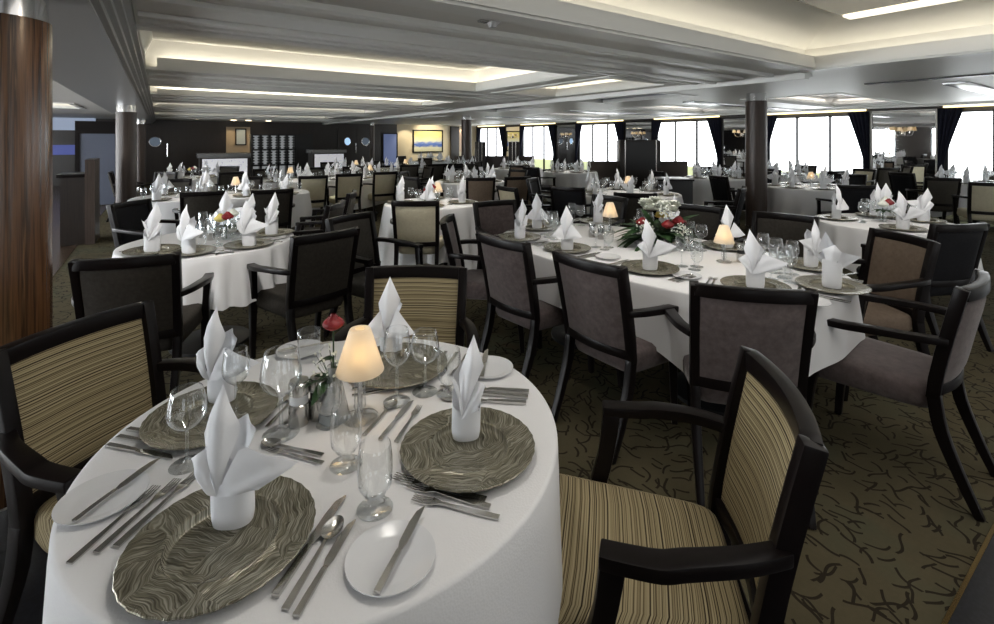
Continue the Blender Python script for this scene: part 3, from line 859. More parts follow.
for i, (px, py, nk, deg, lab, bd) in enumerate(S3):
    X, Y = at(px, py, ZT + .006)
    put_xy(CHG, X, Y, ZT, i * 40, 'bronze charger plate on the long oval table, ' + lab, 'charger plate', 'charger plates on ' + D3)
    put_xy(NAP[nk], X, Y, ZT + .006, deg, 'white folded napkin on the long oval table, ' + lab, 'napkin', 'folded napkins on ' + D3, 1.07)
    # direction towards the table's long axis
    r_ = Vector((X, Y)) - OC; s_ = max(-.75, min(.75, r_.dot(AX))); f_ = (OC + AX * s_ - Vector((X, Y)))
    f_ = f_.normalized(); fx, fy = f_
    deg2 = math.degrees(atan2(fx, fy))
    for g, (fo, ri) in enumerate([(.22, .06), (.205, .15), (.28, .12)]):
        put_xy([G_RED, G_WHITE, G_WAT][g], X + fx * fo + fy * ri, Y + fy * fo - fx * ri, ZT, 0, '%s, long oval table, %s' % (['balloon wine glass', 'slim wine glass', 'short water goblet'][g], lab), 'glass', 'glasses on ' + D3)
    for pr, nm, off in ((KNF, 'knife', .19), (SPN, 'spoon', .21), (KNF, 'knife', .235), (FRK, 'fork', -.19), (FRK, 'fork', -.215)):
        if abs(off) > .2 and i > 6: continue
        put_xy(pr, X + fy * off - fx * .1, Y - fx * off - fy * .1, ZT, deg2, '%s %s of the charger, long oval table, %s' % ({.19: 'inner knife', .21: 'spoon', .235: 'outer knife', -.19: 'inner fork', -.215: 'outer fork'}[off], 'right' if off > 0 else 'left', lab), nm, 'cutlery on ' + D3)
    if i in (0, 1, 2, 3, 5):
        put_xy(BRD, X - fy * .33 + fx * .03, Y + fx * .33 + fy * .03, ZT, 0, 'white bread plate on the long oval table, ' + lab, 'bread plate', 'bread plates on ' + D3)
X, Y = at(610, 232, ZT); put_xy(LAMP, X, Y, ZT, 0, 'small lit table lamp at the left of the long oval table', 'lamp')
X, Y = at(724, 262, ZT); put_xy(LAMP, X, Y, ZT, 0, 'small lit table lamp at the right of the long oval table', 'lamp', None, 1.05)
for px, py, pr, lab in ((592, 237, SALT, 'steel salt mill left of the left lamp on the long oval table'), (601, 239, PEPPER, 'steel pepper mill beside the left lamp on the long oval table'),
                        (741, 262, PEPPER, 'steel pepper mill right of the right lamp on the long oval table'), (748, 258, SALT, 'steel salt mill right of the right lamp on the long oval table')):
    X, Y = at(px, py, ZT); put_xy(pr, X, Y, ZT, 0, lab, 'mill')
# flower arrangement
X, Y = at(657, 244, ZT); fu, fv = W(X, Y); t = empty('flower_arrangement', (fu, fv, ZT)); rnd = random.Random(9)
m = MB(); m.lathe([(0, 0), (.10, 0), (.12, .01), (.13, .035), (.125, .035), (.11, .015), (0, .012)], 32); m.build('flower_bowl', CHINA, t)
m = MB()
for k in range(70):
    a = rnd.uniform(0, 6.28); leafblade(m, (.04 * cos(a), .04 * sin(a), .03 + rnd.uniform(0, .06)), (cos(a), sin(a), rnd.uniform(-.05, .7)), rnd.uniform(.13, .21), rnd.uniform(.035, .055), rnd.uniform(.1, .5))
m.build('foliage', LEAF, t, 60)
for k in range(9):
    a = k * 2.4; rr = .035 + .055 * ((k * .37) % 1); p = (rr * cos(a), rr * sin(a), .225 - .4 * rr + .02 * (k % 2))
    m = MB(); petals(m, p, .040, 11, 3, .25, k); m.build('white_bloom', MUM, t, 60)
m = MB(); petals(m, (*[q * .05 for q in W(.1, -1)], .16), .035, 10, 3, .3, 1); m.build('yellow_bloom', YEL, t, 60)
for k, (dx, dy, z) in enumerate([(-.09, -.05, .135), (.02, -.10, .13), (.085, -.055, .14), (.12, .02, .13)]):
    d = W(dx, dy); m = MB(); rosebloom(m, (d[0], d[1], z), .030, k); m.build('red_bloom', ROSE, t, 60)
for q, (dx, dy, z) in enumerate([(-.09, -.10, .10), (.07, -.13, .09), (.0, -.12, .19)]):
    d = W(dx, dy); m = MB()
    for k in range(60):
        a = rnd.uniform(0, 6.28); e = rnd.uniform(-.5, 1.5); rr = rnd.uniform(.02, .05)
        m.sphere((d[0] + rr * cos(a) * cos(e), d[1] + rr * sin(a) * cos(e), z + rr * sin(e)), .0045, 5, 4)
    m.build('tiny_blossoms', MUM, t)['kind'] = 'stuff'
t.scale = (1.4, 1.4, 1.28)
tag(t, 'low arrangement of white and red flowers with green leaves on the long oval table', 'flower arrangement')
# chairs of the oval table
chair_px('plum', 582, 260, 53, 'plum velvet armchair with its back to the camera, middle of three along the oval table')
chair_px('plum', 497, 239, 50, 'plum velvet armchair left of the middle one along the near side of the oval table')
chair_px('plum', 754, 290, 14, 'plum velvet armchair with its back square to the camera behind the foreground striped chair')
chair_at('plum', 1.80, 2.31, 322, 'plum velvet armchair turned left at the near right end of the oval table')
chair_px('brown', 908, 235, 268, 'brown armchair facing left at the right end of the oval table')
chair_px('plum', 448, 219, 92, 'plum armchair seen side on at the far left end of the oval table')
chair_px('plum', 493, 201, 150, 'plum armchair facing the camera at the far left corner of the oval table')
chair_px('charcoal', 612, 196, 235, 'charcoal armchair behind the left lamp on the far side of the oval table')
chair_px('charcoal', 702, 206, 232, 'charcoal armchair directly behind the flower arrangement of the oval table')
chair_px('charcoal', 786, 214, 225, 'charcoal armchair at the foot of the near right column')

# ==================================================================== OTHER TABLES
D4 = 'the table behind the brown chair'
X4, Y4, R4 = 3.50, 4.35, .55
table_and_cloth(*W(X4, Y4), R4, R4, .2, D4, seed=31, drop=.34, corner=.05, nf=15, foldamp=.03)
for i, (px, py, nk, lab) in enumerate([(834, 219, 2, 'leftmost'), (870, 214, 1, 'second from left'), (908, 232, 0, 'nearest the camera'), (941, 221, 3, 'rightmost'), (885, 207, 2, 'farthest back')]):
    X, Y = inside(px, py, X4, Y4, R4)
    put_xy(CHG, X, Y, ZT, i * 40, 'bronze charger plate under the %s napkin, table behind the brown chair' % lab, 'charger plate', 'charger plates on ' + D4)
    put_xy(NAP[nk], X, Y, ZT + .006, 150 + 20 * i, 'white folded napkin, %s on the round table behind the brown chair' % lab, 'napkin', 'folded napkins on ' + D4, 1.18)
    d = (Vector((X4, Y4)) - Vector((X, Y))); d.normalize()
    for g, (fo, ri) in enumerate([(.20, .03), (.18, .12)]):
        put_xy([G_RED, G_WHITE][g], X + d.x * fo + d.y * ri, Y + d.y * fo - d.x * ri, ZT, 0, 'clear stem glass set out on ' + D4, 'glass', 'stem glasses on ' + D4)
posy(X4, Y4 + .05, 'posy of white and red roses on the right round table', GLASS, 5, (MUM, ROSE, MUM))
chair_px('black', 966, 225, 350, 'black armchair with its back to the camera at the right edge, beside the brown chair')

D5 = 'the table behind the cream chair'
X5, Y5, R5 = -.76, 5.70, .55
table_and_cloth(*W(X5, Y5), R5, R5, .5, D5, seed=41, drop=.56, corner=.14, nf=13, foldamp=.05, hem=.6)
for i, (px, py, nk, lab) in enumerate([(397, 203, 1, 'left'), (430, 207, 2, 'middle'), (462, 203, 1, 'right'), (432, 198, 3, 'far')]):
    X, Y = inside(px, py, X5, Y5, R5)
    put_xy(CHG, X, Y, ZT, i * 40, 'bronze charger plate under the %s napkin behind the cream chair' % lab, 'charger plate', 'charger plates on ' + D5)
    put_xy(NAP[nk], X, Y, ZT + .006, 180 + 20 * i, 'white folded napkin, %s one on the small table behind the cream chair' % lab, 'napkin', 'folded napkins on ' + D5, 1.15)
for k in range(10):
    a = k * .628 + .2; q = .2 + .05 * (k % 2)
    put_xy([G_RED, G_WHITE, G_WAT][k % 3], X5 + sin(a) * q, Y5 + cos(a) * q, ZT, 0, 'clear stem glass set out on ' + D5, 'glass', 'stem glasses on ' + D5)
put_xy(LAMP, X5 + .06, Y5 + .02, ZT, 0, 'small lit table lamp on the table behind the cream chair', 'lamp')
posy(X5 - .03, Y5 - .06, 'posy of dark red roses beside the lamp behind the cream chair', GLASS, 8, (ROSE, ROSE, ROSE))
chair_px('cream', 419, 199, 0, 'cream armchair with its back square to the camera in the middle of the room')
chair_px('grey', 347, 215, 120, 'grey armchair turned away left of the cream chair')

def long_table(X, Y, ax_deg, a, b, desc, near_ch, far_ch, seed, n=3, lamps=(-.3, .5), ends=(None, None), drop=.45):
    """oval table with its long axis on bearing ax_deg; settings along both sides"""
    rnd = random.Random(seed); ar = R_(ax_deg)
    A = Vector((sin(ar), cos(ar))); B = Vector((-A.y, A.x))     # B points away from the camera
    if B.y < 0: B = -B
    u, v = W(X, Y); w = W(A.x, A.y)
    table_and_cloth(u, v, a, b, atan2(w[1], w[0]), desc, expo=3.2, seed=seed, drop=drop, corner=.1, nf=12, foldamp=.03)
    O = Vector((X, Y))
    ordn = ['left end', 'left of middle', 'middle', 'right of middle', 'right end'] if n == 5 else (['left end', 'left of middle', 'right of middle', 'right end'] if n == 4 else ['left', 'middle', 'right'])
    for side, chs in ((-1, near_ch), (1, far_ch)):
        for i in range(n):
            s = (-1 + 2 * (i + .5) / n) * (a - .08); p = O + A * s + B * side * (b - .2)
            sd = 'near' if side < 0 else 'far'
            put_xy(CHG, p.x, p.y, ZT, rnd.uniform(0, 360), 'bronze charger plate, %s, %s side of %s' % (ordn[i], sd, desc), 'charger plate', 'charger plates on ' + desc)
            put_xy(rnd.choice(NAP), p.x, p.y, ZT + .006, rnd.uniform(90, 270), 'white folded napkin, %s, %s side of %s' % (ordn[i], sd, desc), 'napkin', 'folded napkins on ' + desc, rnd.uniform(1.1, 1.2))
            for g in range(3):
                q = p + B * -side * (.18 + .05 * g) + A * side * -1 * (-.05 + .12 * g)
                put_xy([G_RED, G_WHITE, G_WAT][g], q.x, q.y, ZT, 0, 'clear stem glass set out on ' + desc, 'glass', 'stem glasses on ' + desc)
            if chs and chs[i]:
                c = O + A * s + B * side * (b + .30); f = -B * side
                chair_at(chs[i], c.x, c.y, math.degrees(atan2(f.x, f.y)) + rnd.uniform(-5, 5), '%s armchair, %s, %s side of %s' % (FABW[chs[i]], ordn[i], sd, desc), None, True)
    for sgn, fab in zip((-1, 1), ends):
        if fab:
            c = O + A * sgn * (a + .30); f = -A * sgn
            chair_at(fab, c.x, c.y, math.degrees(atan2(f.x, f.y)), '%s armchair at the %s end of %s' % (FABW[fab], 'left' if sgn < 0 else 'right', desc), None, True)
    for k, l in enumerate(lamps):
        p = O + A * l; put_xy(LAMP, p.x, p.y, ZT, 0, 'small lit table lamp, %s on %s' % ('left' if k == 0 else 'right', desc), 'lamp')

long_table(-3.67, 6.56, 62, 1.05, .55, 'the long table behind the round one', (None,) * 4, ('grey', 'charcoal', 'grey', 'charcoal'), 51, 4, (.12,), (None, None), .42)
chair_px('charcoal', 204, 192, 327, 'charcoal armchair behind the left round table, left of a pair')
chair_px('charcoal', 273, 190, 327, 'charcoal armchair behind the left round table, right of a pair')
long_table(-3.2, 9.4, 58, 1.4, .6, 'the long table before the wine rack', (None,) * 5, ('grey', 'grey', 'grey', 'grey', 'grey'), 52, 5, (-.75, .75), (None, 'grey'))
for px_, py_, w_ in ((314, 176, 'leftmost'), (350, 174, 'middle one'), (380, 172, 'rightmost')):
    chair_px('cream', px_, py_, 328, 'cream armchair before the wine rack table, %s of three' % w_)
chair_px('grey', 168, 172, 190, 'grey armchair facing the camera at the left before the lit bar')
ring_table(-6.0, 9.6, .6, 'the table by the lit bar', [180, 240, 300, 0, 60, 120], ['charcoal', 'charcoal', None, 'charcoal', 'charcoal', 'charcoal'], 61, False, True, 2)
X, Y = -6.0, 9.55; posy(X, Y, 'posy of red and yellow roses on the far left round table', GLASS, 12)
long_table(-3.0, 12.4, 58, 1.4, .6, 'the long table by the dark doors', ('grey', 'cream', 'grey', 'grey'), ('grey', None, 'grey', None), 53, 4, (-.6, .7))
ring_table(-.48, 8.7, .62, 'the table behind two brown chairs', [165, 225, 285, 345, 45, 105], [None, 'grey', 'grey', 'brown', 'brown', None], 62, False)
chair_px('brown', 481, 178, 352, 'brown armchair with its back to the camera, left of a matching pair')
chair_px('brown', 519, 177, 335, 'brown armchair with its back to the camera, right of a matching pair')
chair_px('cream', 504, 187, 60, 'small cream chair back between the two brown armchairs')
ring_table(.55, 12.6, .62, 'the table under the second window', [180, 240, 300, 0, 60, 120], ['brown', 'charcoal', 'charcoal', None, 'charcoal', 'charcoal'], 63, False)
ring_table(1.72, 11.4, .62, 'the table before the third window', [170, 230, 290, 350, 50, 110], [None, 'black', 'black', None, 'black', None], 64, False, drop=.6)
ring_table(1.80, 6.75, .72, 'the table behind the oval table', [190, 245, 300, 0, 55, 120], ['charcoal', 'black', 'black', None, 'black', 'black'], 65, True, True, 3)
chair_px('black', 574, 187, 30, 'black armchair left of the table behind the oval table')
ring_table(-2.35, 17.0, .6, 'the table under the painting', [180, 240, 300, 0, 60, 120], ['charcoal', None, 'charcoal', None, None, 'charcoal'], 66, False, n_glass=2)
ring_table(4.30, 9.5, .6, 'the table left of the near column', [200, 255, 310, 20, 75, 130], ['brown', 'black', None, 'black', 'brown', None], 67, False)
chair_px('black', 716, 176, 80, 'black armchair seen side on left of the near right column')
ring_table(4.95, 7.7, .66, 'the table right of the near column', [190, 240, 290, 0, 60, 125], ['black', None, 'black', 'black', 'black', None], 68, True)
ring_table(6.2, 10.5, .62, 'the table left of the tall mirror', [170, 230, 290, 350, 50, 110], ['black', 'charcoal', None, None, 'grey', 'charcoal'], 69, False)
chair_px('cream', 866, 169, 255, 'cream armchair standing left of the tall mirror')
chair_px('grey', 890, 168, 0, 'grey armchair standing before the tall mirror')
chair_px('black', 908, 173, 80, 'black armchair seen edge on before the tall mirror')
ring_table(8.3, 8.4, .64, 'the table at the right window', [185, 240, 300, 0, 60, 120], [None, 'grey', 'grey', None, 'grey', None], 70, False, drop=.5)
chair_px('grey', 944, 178, 20, 'grey armchair with light back panel near the right window')
chair_px('cream', 992, 183, 30, 'cream armchair cut by the right edge of the photo')
ring_table(-1.0, 13.4, .6, 'the table left of the far column', [185, 245, 305, 5, 65, 125], ['black', 'grey', None, 'grey', None, 'grey'], 71, False)

place_chairs()
# ==================================================================== ROOM SHELL
ZC = 2.2
UW, VB, UL, VF = 13.3, 21.0, -6.3, -5.0
m = MB(); m.box(UL - .2, UW + .2, VF - .2, VB + .2, -.1, 0); struct(m.build('floor', CARPET))
m = MB(); m.box(.2, UW, VF, .43, 0, .004); struct(m.build('trim_1', TILE))
m = MB(); m.box(.2, UW, .43, .442, 0, .006); struct(m.build('trim_2', GOLD))
m = MB(); m.box(UL, -.95, VF, VB, 0, .004); struct(m.build('trim_3', FLOORW))
m = MB(); m.box(-.95, -.05, 1.9, 3.1, 0, .005); struct(m.build('trim_4', TILE))

# ceiling with coffers
REC = [(.15, 5.6, -3.2, 2.35, .42), (-.12, 3.9, 3.75, 6.1, .30), (4.15, 5.45, 3.75, 6.1, .30), (-.12, 4.6, 7.7, 9.3, .25), (-.12, 4.6, 11.2, 12.8, .25), (-.12, 4.6, 15, 16.6, .25),
       (8.5, 12.2, 3.1, 4.6, .2), (8.5, 12.2, 6.2, 7.7, .2), (8.5, 12.2, 9.6, 11.1, .2), (8.5, 12.2, 13.2, 14.7, .2), (8.5, 12.2, -.8, .9, .2),
       (5.95, 7.1, 4.6, 6.6, .15), (5.95, 7.1, 8.2, 10.2, .15), (5.95, 7.1, 12.6, 14.6, .15),
       (-5.6, -1.4, 3.0, 5.0, .25), (-5.6, -1.4, 7.5, 9.5, .25), (-5.6, -1.4, 12.5, 14.5, .25)]
us = sorted({UL, UW, *[r[0] for r in REC], *[r[1] for r in REC]}); vs_ = sorted({VF, VB, *[r[2] for r in REC], *[r[3] for r in REC]})
m = MB()
def inrec(u, v):
    for r in REC:
        if r[0] < u < r[1] and r[2] < v < r[3]: return r
for i in range(len(us) - 1):
    for j in range(len(vs_) - 1):
        r = inrec((us[i] + us[i + 1]) / 2, (vs_[j] + vs_[j + 1]) / 2)
        if r: continue
        m._f([m.bm.verts.new(p) for p in ((us[i], vs_[j], ZC), (us[i], vs_[j + 1], ZC), (us[i + 1], vs_[j + 1], ZC), (us[i + 1], vs_[j], ZC))])
bmesh.ops.remove_doubles(m.bm, verts=m.bm.verts[:], dist=1e-4)
m2 = MB(); m2.box(UL - .2, UW + .2, VF - .2, VB + .2, 2.9, 3.0)
struct(m.build('ceiling', CEIL, None, 30, False)); struct(m2.build('ceiling', WALLD))
tn = 5
def trim(mb, mat, bev=0.0):
    global tn
    if bev: mb.bevel(bev, 2)
    o = struct(mb.build('trim_%d' % tn, mat)); tn += 1; return o
def area(name, loc, sx, sy, energy, col, rx=0.0, ry=0.0, rz=0.0):
    l = bpy.data.lights.new(name, 'AREA'); l.shape = 'RECTANGLE'; l.size = sx; l.size_y = sy; l.energy = energy; l.color = col
    o = bpy.data.objects.new(name, l); COL.objects.link(o); o.location = loc; o.rotation_euler = (rx, ry, rz); return o
WARM = (1.0, .91, .76)
def recess(r, lipw, power, cove=COVE, lip=.055, steps=True, ins=.35):
    u0, u1, v0, v1, d = r; zt = ZC + d
    m = MB()
    # side walls and slightly sloped cove up to the flat top
    o = .0
    lv = [[(u0, v0), (u1, v0), (u1, v1), (u0, v1)], [(u0, v0), (u1, v0), (u1, v1), (u0, v1)], [(u0 + ins, v0 + ins), (u1 - ins, v0 + ins), (u1 - ins, v1 - ins), (u0 + ins, v1 - ins)]]
    zs = [ZC, ZC + d * .55, zt]
    vr = [[m.bm.verts.new((*p, z)) for p in l] for l, z in zip(lv, zs)]
    for a, b in zip(vr, vr[1:]):
        for k in range(4): m._f([a[k], a[(k + 1) % 4], b[(k + 1) % 4], b[k]])
    m._f(vr[2]); trim(m, cove)
    # hollow lip (light trough) round the opening
    m = MB(); h = lip
    def ring(i0, i1, z0, z1):
        m.box(u0 - .02 + i0, u1 + .02 - i0, v0 - .02 + i0, v0 - .02 + i1, z0, z1); m.box(u0 - .02 + i0, u1 + .02 - i0, v1 + .02 - i1, v1 + .02 - i0, z0, z1)
        
        if u0 != -.12: m.box(u0 - .02 + i0, u0 - .02 + i1, v0 - .02 + i1, v1 + .02 - i1, z0, z1)
        m.box(u1 + .02 - i1, u1 + .02 - i0, v0 - .02 + i1, v1 + .02 - i1, z0, z1)
    ring(0, lipw, ZC - .012, ZC + .015)
    ring(lipw - .025, lipw, ZC + .015, ZC + lip)
    if steps: ring(lipw, lipw + .012, ZC + .010, ZC + lip * .75); ring(lipw + .012, lipw + .024, ZC + .005, ZC + lip * .45)
    trim(m, CEILW)
    if power:
        q = lipw * .45; z = ZC + .03
        for (x, y, sx, sy) in (((u0 + u1) / 2, v0 + q, u1 - u0 - .2, .04), ((u0 + u1) / 2, v1 - q, u1 - u0 - .2, .04), (u0 + q, (v0 + v1) / 2, .04, (v1 - v0 - .2) if u0 != -.12 else .05), (u1 - q, (v0 + v1) / 2, .04, v1 - v0 - .2)):
            area('cove_light', (x, y, z), sx, sy, power * max(sx, sy), WARM, pi)
for i, r in enumerate(REC):
    if i == 0: recess(r, .16, .75, COVE, .13, True, .32)
    elif i in (1, 2): recess(r, .14, 1.5, COVE, .115, True, .06)
    elif i == 3: recess(r, .12, 2.4, COVE, .08, True, .06)
    elif i in (4, 5): recess(r, .12, 1.6, COVE, .07, True, .06)
    elif i < 11: recess(r, .10, .7, CEILM, .06, True, .1)
    elif i < 14: recess(r, .08, 0, CEILM, .05, True, .06)
    else: recess(r, .1, .5, COVE, .05, True, .1)
# dropped beam along the left columns, stepped edges
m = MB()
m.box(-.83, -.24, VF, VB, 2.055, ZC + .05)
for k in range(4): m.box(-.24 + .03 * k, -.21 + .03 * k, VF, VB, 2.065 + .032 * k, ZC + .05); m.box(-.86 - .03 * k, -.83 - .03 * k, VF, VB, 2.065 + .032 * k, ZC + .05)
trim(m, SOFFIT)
# flat bands between the coffers: stepped battens with shadow gaps
for v0, v1, z in ((2.62, 2.70, 2.165), (2.95, 3.22, 2.17), (3.28, 3.36, 2.155), (3.52, 3.58, 2.17), (6.35, 6.6, 2.175), (6.9, 7.35, 2.18), (9.6, 9.75, 2.175), (10.3, 10.7, 2.18), (13.2, 13.4, 2.175), (14, 14.3, 2.175), (17.2, 17.5, 2.17), (18.5, 19, 2.17)):
    m = MB(); m.box(-.1, 5.5, v0, v1, z, ZC + .02); trim(m, CEILW, .006)
m = MB(); m.box(-.1, 5.5, 2.715, 2.735, 2.19, ZC + .01); trim(m, BLK)  # black strip stands in for the shade of the gap
# beams along the ship
m = MB(); m.box(5.62, 5.72, 2.36, VB, 2.13, ZC + .02); m.box(5.72, 5.80, 2.36, VB, 2.16, ZC + .02); trim(m, CEILW, .005)
m = MB(); m.box(7.36, 7.48, -2.5, 2.4, 2.185, ZC + .01); trim(m, BLK)
m = MB(); m.box(12.5, 12.62, VF, VB, 2.15, ZC + .01); trim(m, CEILW, .005)
for v in (1.7, 5.4, 8.7, 12.2): 
    m = MB(); m.box(8.1, 12.5, v - .12, v + .12, 2.175, ZC + .02); trim(m, CEILM, .006)
# inner tray with light strip in the big coffer
m = MB(); m.box(5.08, 5.25, -2.4, 1.82, 2.595, 2.612)
o = m.build('ceiling_light', emit('cove_panel_glow', (1, .90, .72), 1.6)); tag(o, 'bright ceiling light strip in the big coffer at top right', 'ceiling light')
m = MB(); m.box(3.0, 5.0, -2.4, 1.82, 2.60, 2.615); o = m.build('skylight_panel', pm('grey_glass_panel', (.20, .23, .25), .15)); tag(o, 'blue grey glass panel beside the light strip in the big coffer', 'ceiling panel')
area('coffer_light', (2.6, -.6, 2.585), 4.0, 3.4, 48, (1.0, .96, .90))

# ---- columns
def column(u, v, zc, desc, rad=.14, mat=None):
    t = empty('column', (u, v, 0))
    m = MB(); m.lathe([(rad, .16), (rad, zc - .12)], 48); m.build('shaft', mat or DKVEN, t)
    m = MB(); m.lathe([(rad * .93, zc - .12), (rad * .93, zc)], 48); m.build('collar', CHROME, t)
    m = MB(); m.lathe([(rad + .006, 0), (rad + .006, .155), (rad, .16)], 48); m.build('base_ring', CHROME, t)
    tag(t, desc, 'column')
column(-.50, 2.58, 2.055, 'thick zebra wood column at the left edge of the foreground', .15, ZEBRA)
column(-.45, 9.93, 2.055, 'dark wood column behind the left round table', .14)
column(-.47, 17.3, 2.055, 'dark column farthest away in the left row')
column(7.57, 3.87, 2.2, 'dark wood column right of the middle, between the windows', .15)
column(7.45, 12.3, 2.2, 'dark wood column before the leftmost far window', .15)
column(4.6, 19.6, 2.2, 'slim dark column beside the blue grey door', .11) if False else None
u_, Y_ = on_back_wall(372, 19.5); column(u_, 19.5, 2.2, 'slim dark column between the doors at the back', .10)

# ---- right wall with windows, mirrors and curtains
PER = 3.55; WC = [5.40 + PER * k for k in range(-3, 5)]
Z0, Z1 = .16, 2.07
WN = ['window out of frame', 'window at the frame edge', 'rightmost window', 'window right of the column', 'window left of the column', 'window left of the cabinet', 'second far window', 'farthest window']
m = MB()
edges = [VF]
for c in WC: edges += [c - 1.06, c + 1.06]
edges.append(VB)
for k in range(0, len(edges), 2):
    if edges[k + 1] > edges[k]: m.box(UW, UW + .15, edges[k], edges[k + 1], 0, ZC + .8)
for c in WC: m.box(UW, UW + .15, c - 1.06, c + 1.06, 0, Z0); m.box(UW, UW + .15, c - 1.06, c + 1.06, Z1, ZC + .8)
struct(m.build('wall_right', WALLD))
for n, c in enumerate(WC):
    t = struct(empty('window_%d' % (n + 1), (UW, c, Z0)))
    m = MB(); hgt = Z1 - Z0
    for y in (-1.06, -.37, .37, 1.06): m.box(-.02, .05, y - .022, y + .022, 0, hgt)
    m.box(-.02, .05, -1.06, 1.06, 0, .05); m.box(-.02, .05, -1.06, 1.06, hgt - .03, hgt)
    m.build('window_frame', BLK, t)
    m = MB(); m.box(.06, .075, -1.06, 1.06, .52, hgt); m.build('roller_blind', BLIND, t)
    m = MB(); m.box(.085, .09, -1.06, 1.06, 0, .54); m.build('pane', GRASSY, t)
    if n < 2: continue
    m = MB(); m.box(UW - .10, UW - .001, c - 1.1, c + 1.1, ZC - .055, ZC - .001)
    o = m.build('light_strip', emit('cornice_glow_%d' % n, (1, .82, .42), 2.6)); tag(o, 'warm light strip above the ' + WN[n], 'light strip')
def curtain(v, sgn, desc):
    m = MB()
    def fn(a, b):
        z = .05 + 2.08 * b
        # gathered by a tie at about 0.95 m
        wtie = .10; wtop = .42
        k = (z - .95) / 1.18 if z > .95 else (.95 - z) / 2.4
        wd = wtie + (wtop - wtie) * max(0, k) ** 1.15
        return (UW - .10 + .035 * sin(a * 30) * (.4 + .6 * max(0, k)), v + sgn * wd * a, z)
    m.grid(fn, 46, 18); m.solid(.006)
    o = m.build('curtain', NAVY, None, 60, False); tag(o, desc, 'curtain')
for n, c in enumerate(WC):
    if n < 2: continue
    curtain(c + 1.19, -1, 'navy curtain, left side of the ' + WN[n])
    curtain(c - 1.19, 1, 'navy curtain, right side of the ' + WN[n])
def sconce(v, desc):
    t = empty('wall_sconce', (UW - .05, v, 1.62))
    m = MB(); m.lathe([(0, -.06), (.03, -.05), (.045, 0), (.03, .05), (0, .06)], 14); 
    for s in (-1, 0, 1): m.tube([(-.02, 0, 0), (-.07, s * .06, -.06), (-.10, s * .13, -.03), (-.10, s * .16, .06)] if s else [(-.02, 0, 0), (-.1, 0, -.05), (-.16, 0, .05)], .008, 7)
    m.build('sconce_arms', CHROME, t)
    for s in (-1, 0, 1):
        x, y, z = (-.10, s * .16, .06) if s else (-.16, 0, .05)
        m = MB(); m.lathe([(.05, .0), (.035, .085)], 18, (x, y, z)); m.solid(.002); m.build('sconce_shade', SHADE, t, 60, False)
        m = MB(); m.sphere((x, y, z + .03), .014, 8, 6); m.build('bulb', emit('bulb_glow', (1, .72, .4), 18) if 'bulb_glow' not in MATS else MATS['bulb_glow'], t)
    tag(t, desc, 'wall sconce')
MC = [(c + c2) / 2 for c, c2 in zip(WC, WC[1:])]
MN = ['', '', 'mirror at the far right', 'mirror beside the near column', 'mirror above the dark cabinet', 'mirror between the far windows', 'farthest mirror']
for n, c in enumerate(MC):
    if n < 2: continue
    t = empty('wall_mirror', (UW - .03, c, .1))
    m = MB(); m.box(-.005, .02, -.56, .56, 0, 1.98); m.build('mirror_glass', MIRROR, t)
    m = MB()
    for y in (-.575, .575): m.box(-.03, .02, y - .03, y + .03, -.05, 2.03)
    m.box(-.03, .02, -.56, .56, 1.98, 2.03); m.box(-.03, .02, -.56, .56, -.05, 0)
    m.build('mirror_frame', pm('mirror_frame_%d' % n, (.20, .19, .17) if n == 2 else (.03, .028, .026), .3, .6), t)
    tag(t, 'tall framed ' + MN[n] + ' on the window wall', 'mirror')
    sconce(c, 'chrome wall sconce with small shades on the ' + MN[n])

# ---- left wall with matching windows
m = MB(); m.box(UL - .15, UL, VF, VB, 0, ZC + .8); struct(m.build('wall_left', WALLD))
for n, c in enumerate([3.2, 6.75, 10.3, 13.85]):
    t = struct(empty('window_%d' % (n + 11), (UL, c, Z0)))
    m = MB()
    for y in (-1.0, -.36, .36, 1.0): m.box(-.01, .06, y - .022, y + .022, 0, 1.9)
    m.build('window_frame', BLK, t)
    m = MB(); m.box(.0, .02, -1, 1, 0, 1.9); m.build('roller_blind', BLINDP, t)
m = MB(); m.box(UL, UW, VF - .15, VF, 0, ZC + .8); struct(m.build('wall_front', CREAMW))
BLIND_FILL = blind_mat('added_fill_blind_aft', 1.6)  # aft windows below are unseen, added to brighten ceiling and lip faces
for n, c in enumerate([-2.6, 1.2, 5.0, 8.8]):
    t = struct(empty('window_%d' % (n + 21), (c, VF, Z0)))
    m = MB()
    for x in (-1.1, -.37, .37, 1.1): m.box(x - .022, x + .022, -.01, .06, 0, 1.9)
    m.build('window_frame', BLK, t)
    m = MB(); m.box(-1.1, 1.1, .0, .02, 0, 1.9); m.build('roller_blind', BLIND_FILL, t)

# ---- back wall
def bu(px): return on_back_wall(px)[0]
def bz(px, py): return zat(py, on_back_wall(px)[1])
uc = bu(397)
m = MB(); m.box(UL, uc, VB, VB + .15, 0, ZC + .8); struct(m.build('wall_back', PANELW))
m = MB(); m.box(uc, UW, VB, VB + .15, 0, ZC + .8); struct(m.build('wall_back', CREAMW))
